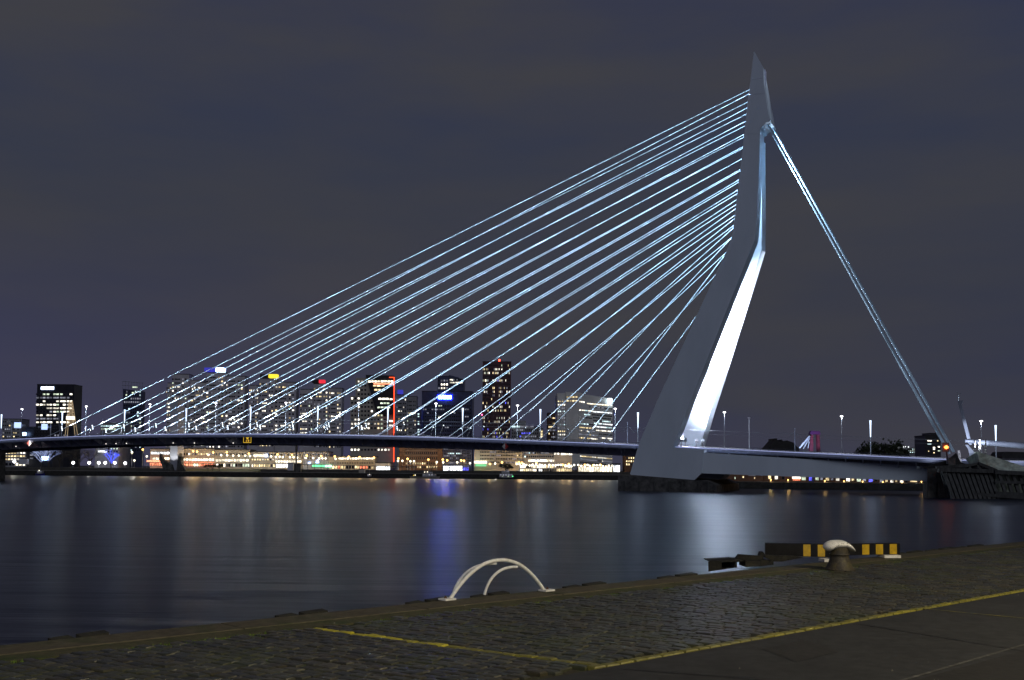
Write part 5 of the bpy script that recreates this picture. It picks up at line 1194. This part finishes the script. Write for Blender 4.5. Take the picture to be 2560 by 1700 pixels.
# striped barriers on white blocks
bm = mat('matt_black_paint', (.010,.010,.011), .7, .3, 6, spec=.15); ym = mat('chipped_yellow_paint', (.52,.33,.012), .5, .2, 9, c2=(.40,.25,.01)); ymd = ym
def barrier(x0, x1, yt0, yt1, yb1, ygr, stripes, lab, endcap):
    p0, p1 = atz(x0, ygr[0], ZQ), atz(x1, ygr[1], ZQ); dd = (p1-p0); L = dd.length; dd.normalize(); nn = Vector((dd.y,-dd.x,0))
    t = empty('striped_barrier', p0, lab, 'barrier', 'striped barriers on the quay edge')
    hb = .055; ht = .055 + (yb1)
    def bp_(u0, u1, e=0, f=0, z0=hb, z1=ht): 
        return [p0+dd*u0+nn*e+Vector((0,0,z0)), p0+dd*u1+nn*e+Vector((0,0,z0)), p0+dd*u1-nn*(.22+f)+Vector((0,0,z0)), p0+dd*u0-nn*(.22+f)+Vector((0,0,z0)),
                p0+dd*u0+nn*e+Vector((0,0,z1)), p0+dd*u1+nn*e+Vector((0,0,z1)), p0+dd*u1-nn*(.22+f)+Vector((0,0,z1)), p0+dd*u0-nn*(.22+f)+Vector((0,0,z1))]
    q = MB(t.location); q.hexa(bp_(0, L)); link('beam', q.mesh('beam', bm), t)
    for (s0, s1) in stripes:
        q = MB(t.location); u0, u1 = (s0-x0)/(x1-x0)*L, (s1-x0)/(x1-x0)*L; q.hexa(bp_(u0, u1, .004, 0, hb+.006, ht-.006)); link('stripe', q.mesh('stripe', ym), t)
    if endcap: q = MB(t.location); q.hexa(bp_(L+.001, L+.006, -.012, -.02, hb+.008, ht-.010)); link('end_stripe', q.mesh('end_stripe', ym), t)
    return t, p0, dd, nn, L
barrier(1914, 2100, 0, 0, .225, (1397, 1401), [(2009,2027),(2045,2063)], 'near black and yellow striped barrier beam left of the bollard', False)
barrier(2104, 2250, 0, 0, .20, (1396, 1393), [(2155,2172.5),(2189,2207),(2224,2242)], 'far black and yellow striped barrier beam right of the bollard', True)
for (x, y, w, lab) in ((2070,1405,.13,'small white support block left of the bollard'),(2232,1395,.32,'flat white support block under the right end of the striped barrier')):
    c = atz(x, y, ZQ); t = empty('support_block', c, lab, 'block'); q = MB(t.location); u_ = Vector((1,.12,0)).normalized()*w/2; v_ = Vector((-.12,1,0)).normalized()*.16
    q.hexa([c-u_, c+u_, c+u_+v_*1.6, c-u_+v_*1.6] + [p+Vector((0,0,.05)) for p in (c-u_, c+u_, c+u_+v_*1.6, c-u_+v_*1.6)]); link('block', q.mesh('block', M['whitepaint']), t)
# steel bracket assembly beside the barrier
Yk = atz(1850,1420,ZQ).y
t = empty('steel_bracket', at(1800,1425,Yk), 'dark folded steel mooring bracket overhanging the quay edge', 'bracket')
stl = qmat('black_weathered_steel', (.010,.010,.010), (.016,.016,.014), (.026,.025,.018), 3, .75, .003, .2)
def sp(pts, Y, dep, name):
    P = [at(x, y, Y) for x, y in pts]; q = MB(t.location); q.prism(P, [p+Vector((.0,dep,0)) for p in P]); link(name, q.mesh(name, stl), t)
sp([(1772,1429),(1772,1405),(1776,1402),(1801,1401),(1804,1403),(1804,1424)], Yk-.1, .05, 'end_plate')
sp([(1774,1402.5),(1840,1399),(1862,1403),(1838,1405),(1776,1405)], Yk-.1, .55, 'top_plate')
sp([(1838,1419),(1838,1403),(1842,1402),(1842,1419)], Yk-.15, .4, 'web_plate')
sp([(1804,1424),(1804,1406),(1838,1404),(1838,1419)], Yk+.32, .04, 'back_plate')
sp([(1864,1418),(1864,1402),(1901,1402),(1901,1416)], Yk-.1, .5, 'box_section')
sp([(1822,1398),(1824,1395),(1840,1397),(1848,1386),(1903,1390),(1912,1401),(1862,1401)], Yk+.15, .12, 'folded_plate')
sp([(1901.5,1416),(1902,1401),(1922,1401),(1924,1413)], Yk, .35, 'mossy_block')
sp([(1912,1388),(1985,1390),(2008,1394),(1955,1404),(1935,1404),(1914,1394)], Yk+.1, .10, 'sloping_plate')
sp([(1924,1413),(1924,1403),(1934,1403),(1934,1412)], Yk, .3, 'foot')
sp([(1899,1389),(1902,1380),(1908,1379),(1912,1386),(1908,1396)], Yk+.3, .15, 'hinge_knuckle')

# quay lamp that lights the foreground (stands right of the frame)
lp = Vector((13.5, 7.5, ZQ)); t = empty('quay_lamp', lp, 'tall quay lamp post with a warm lantern, off to the right', 'street lamp')
q = MB(); q.tube([(0,0,0),(0,0,7.6)], [.09,.06], 8); q.tube([(0,0,7.6),(-.5,.1,8.0),(-1.1,.2,8.05)], .05, 8); link('pole', q.mesh('pole', M['post'], True), t)
q = MB(); q.box(-1.5,-1.0,.08,.32,7.98,8.12); link('lamp_head', q.mesh('lamp_head', M['post']), t)
l = bpy.data.lights.new('lantern', 'POINT'); l.energy = 4 * PI * 300; l.color = (1, .84, .52); l.shadow_soft_size = .35
o = bpy.data.objects.new('lantern', l); COL.objects.link(o); o.parent = t; o.location = (-1.25, .2, 7.75)
lp2 = Vector((-3.0, -9.0, ZQ)); t = empty('quay_lamp', lp2, 'tall quay lamp post with a white lantern, behind the viewer', 'street lamp')
q = MB(); q.tube([(0,0,0),(0,0,7.6)], [.09,.06], 8); q.tube([(0,0,7.6),(.5,.1,8.0),(1.1,.2,8.05)], .05, 8); link('pole', q.mesh('pole', M['post'], True), t)
l = bpy.data.lights.new('lantern', 'POINT'); l.energy = 4 * PI * 290; l.color = (1, .92, .78); l.shadow_soft_size = .35
o = bpy.data.objects.new('lantern', l); COL.objects.link(o); o.parent = t; o.location = (1.25, .2, 7.75)
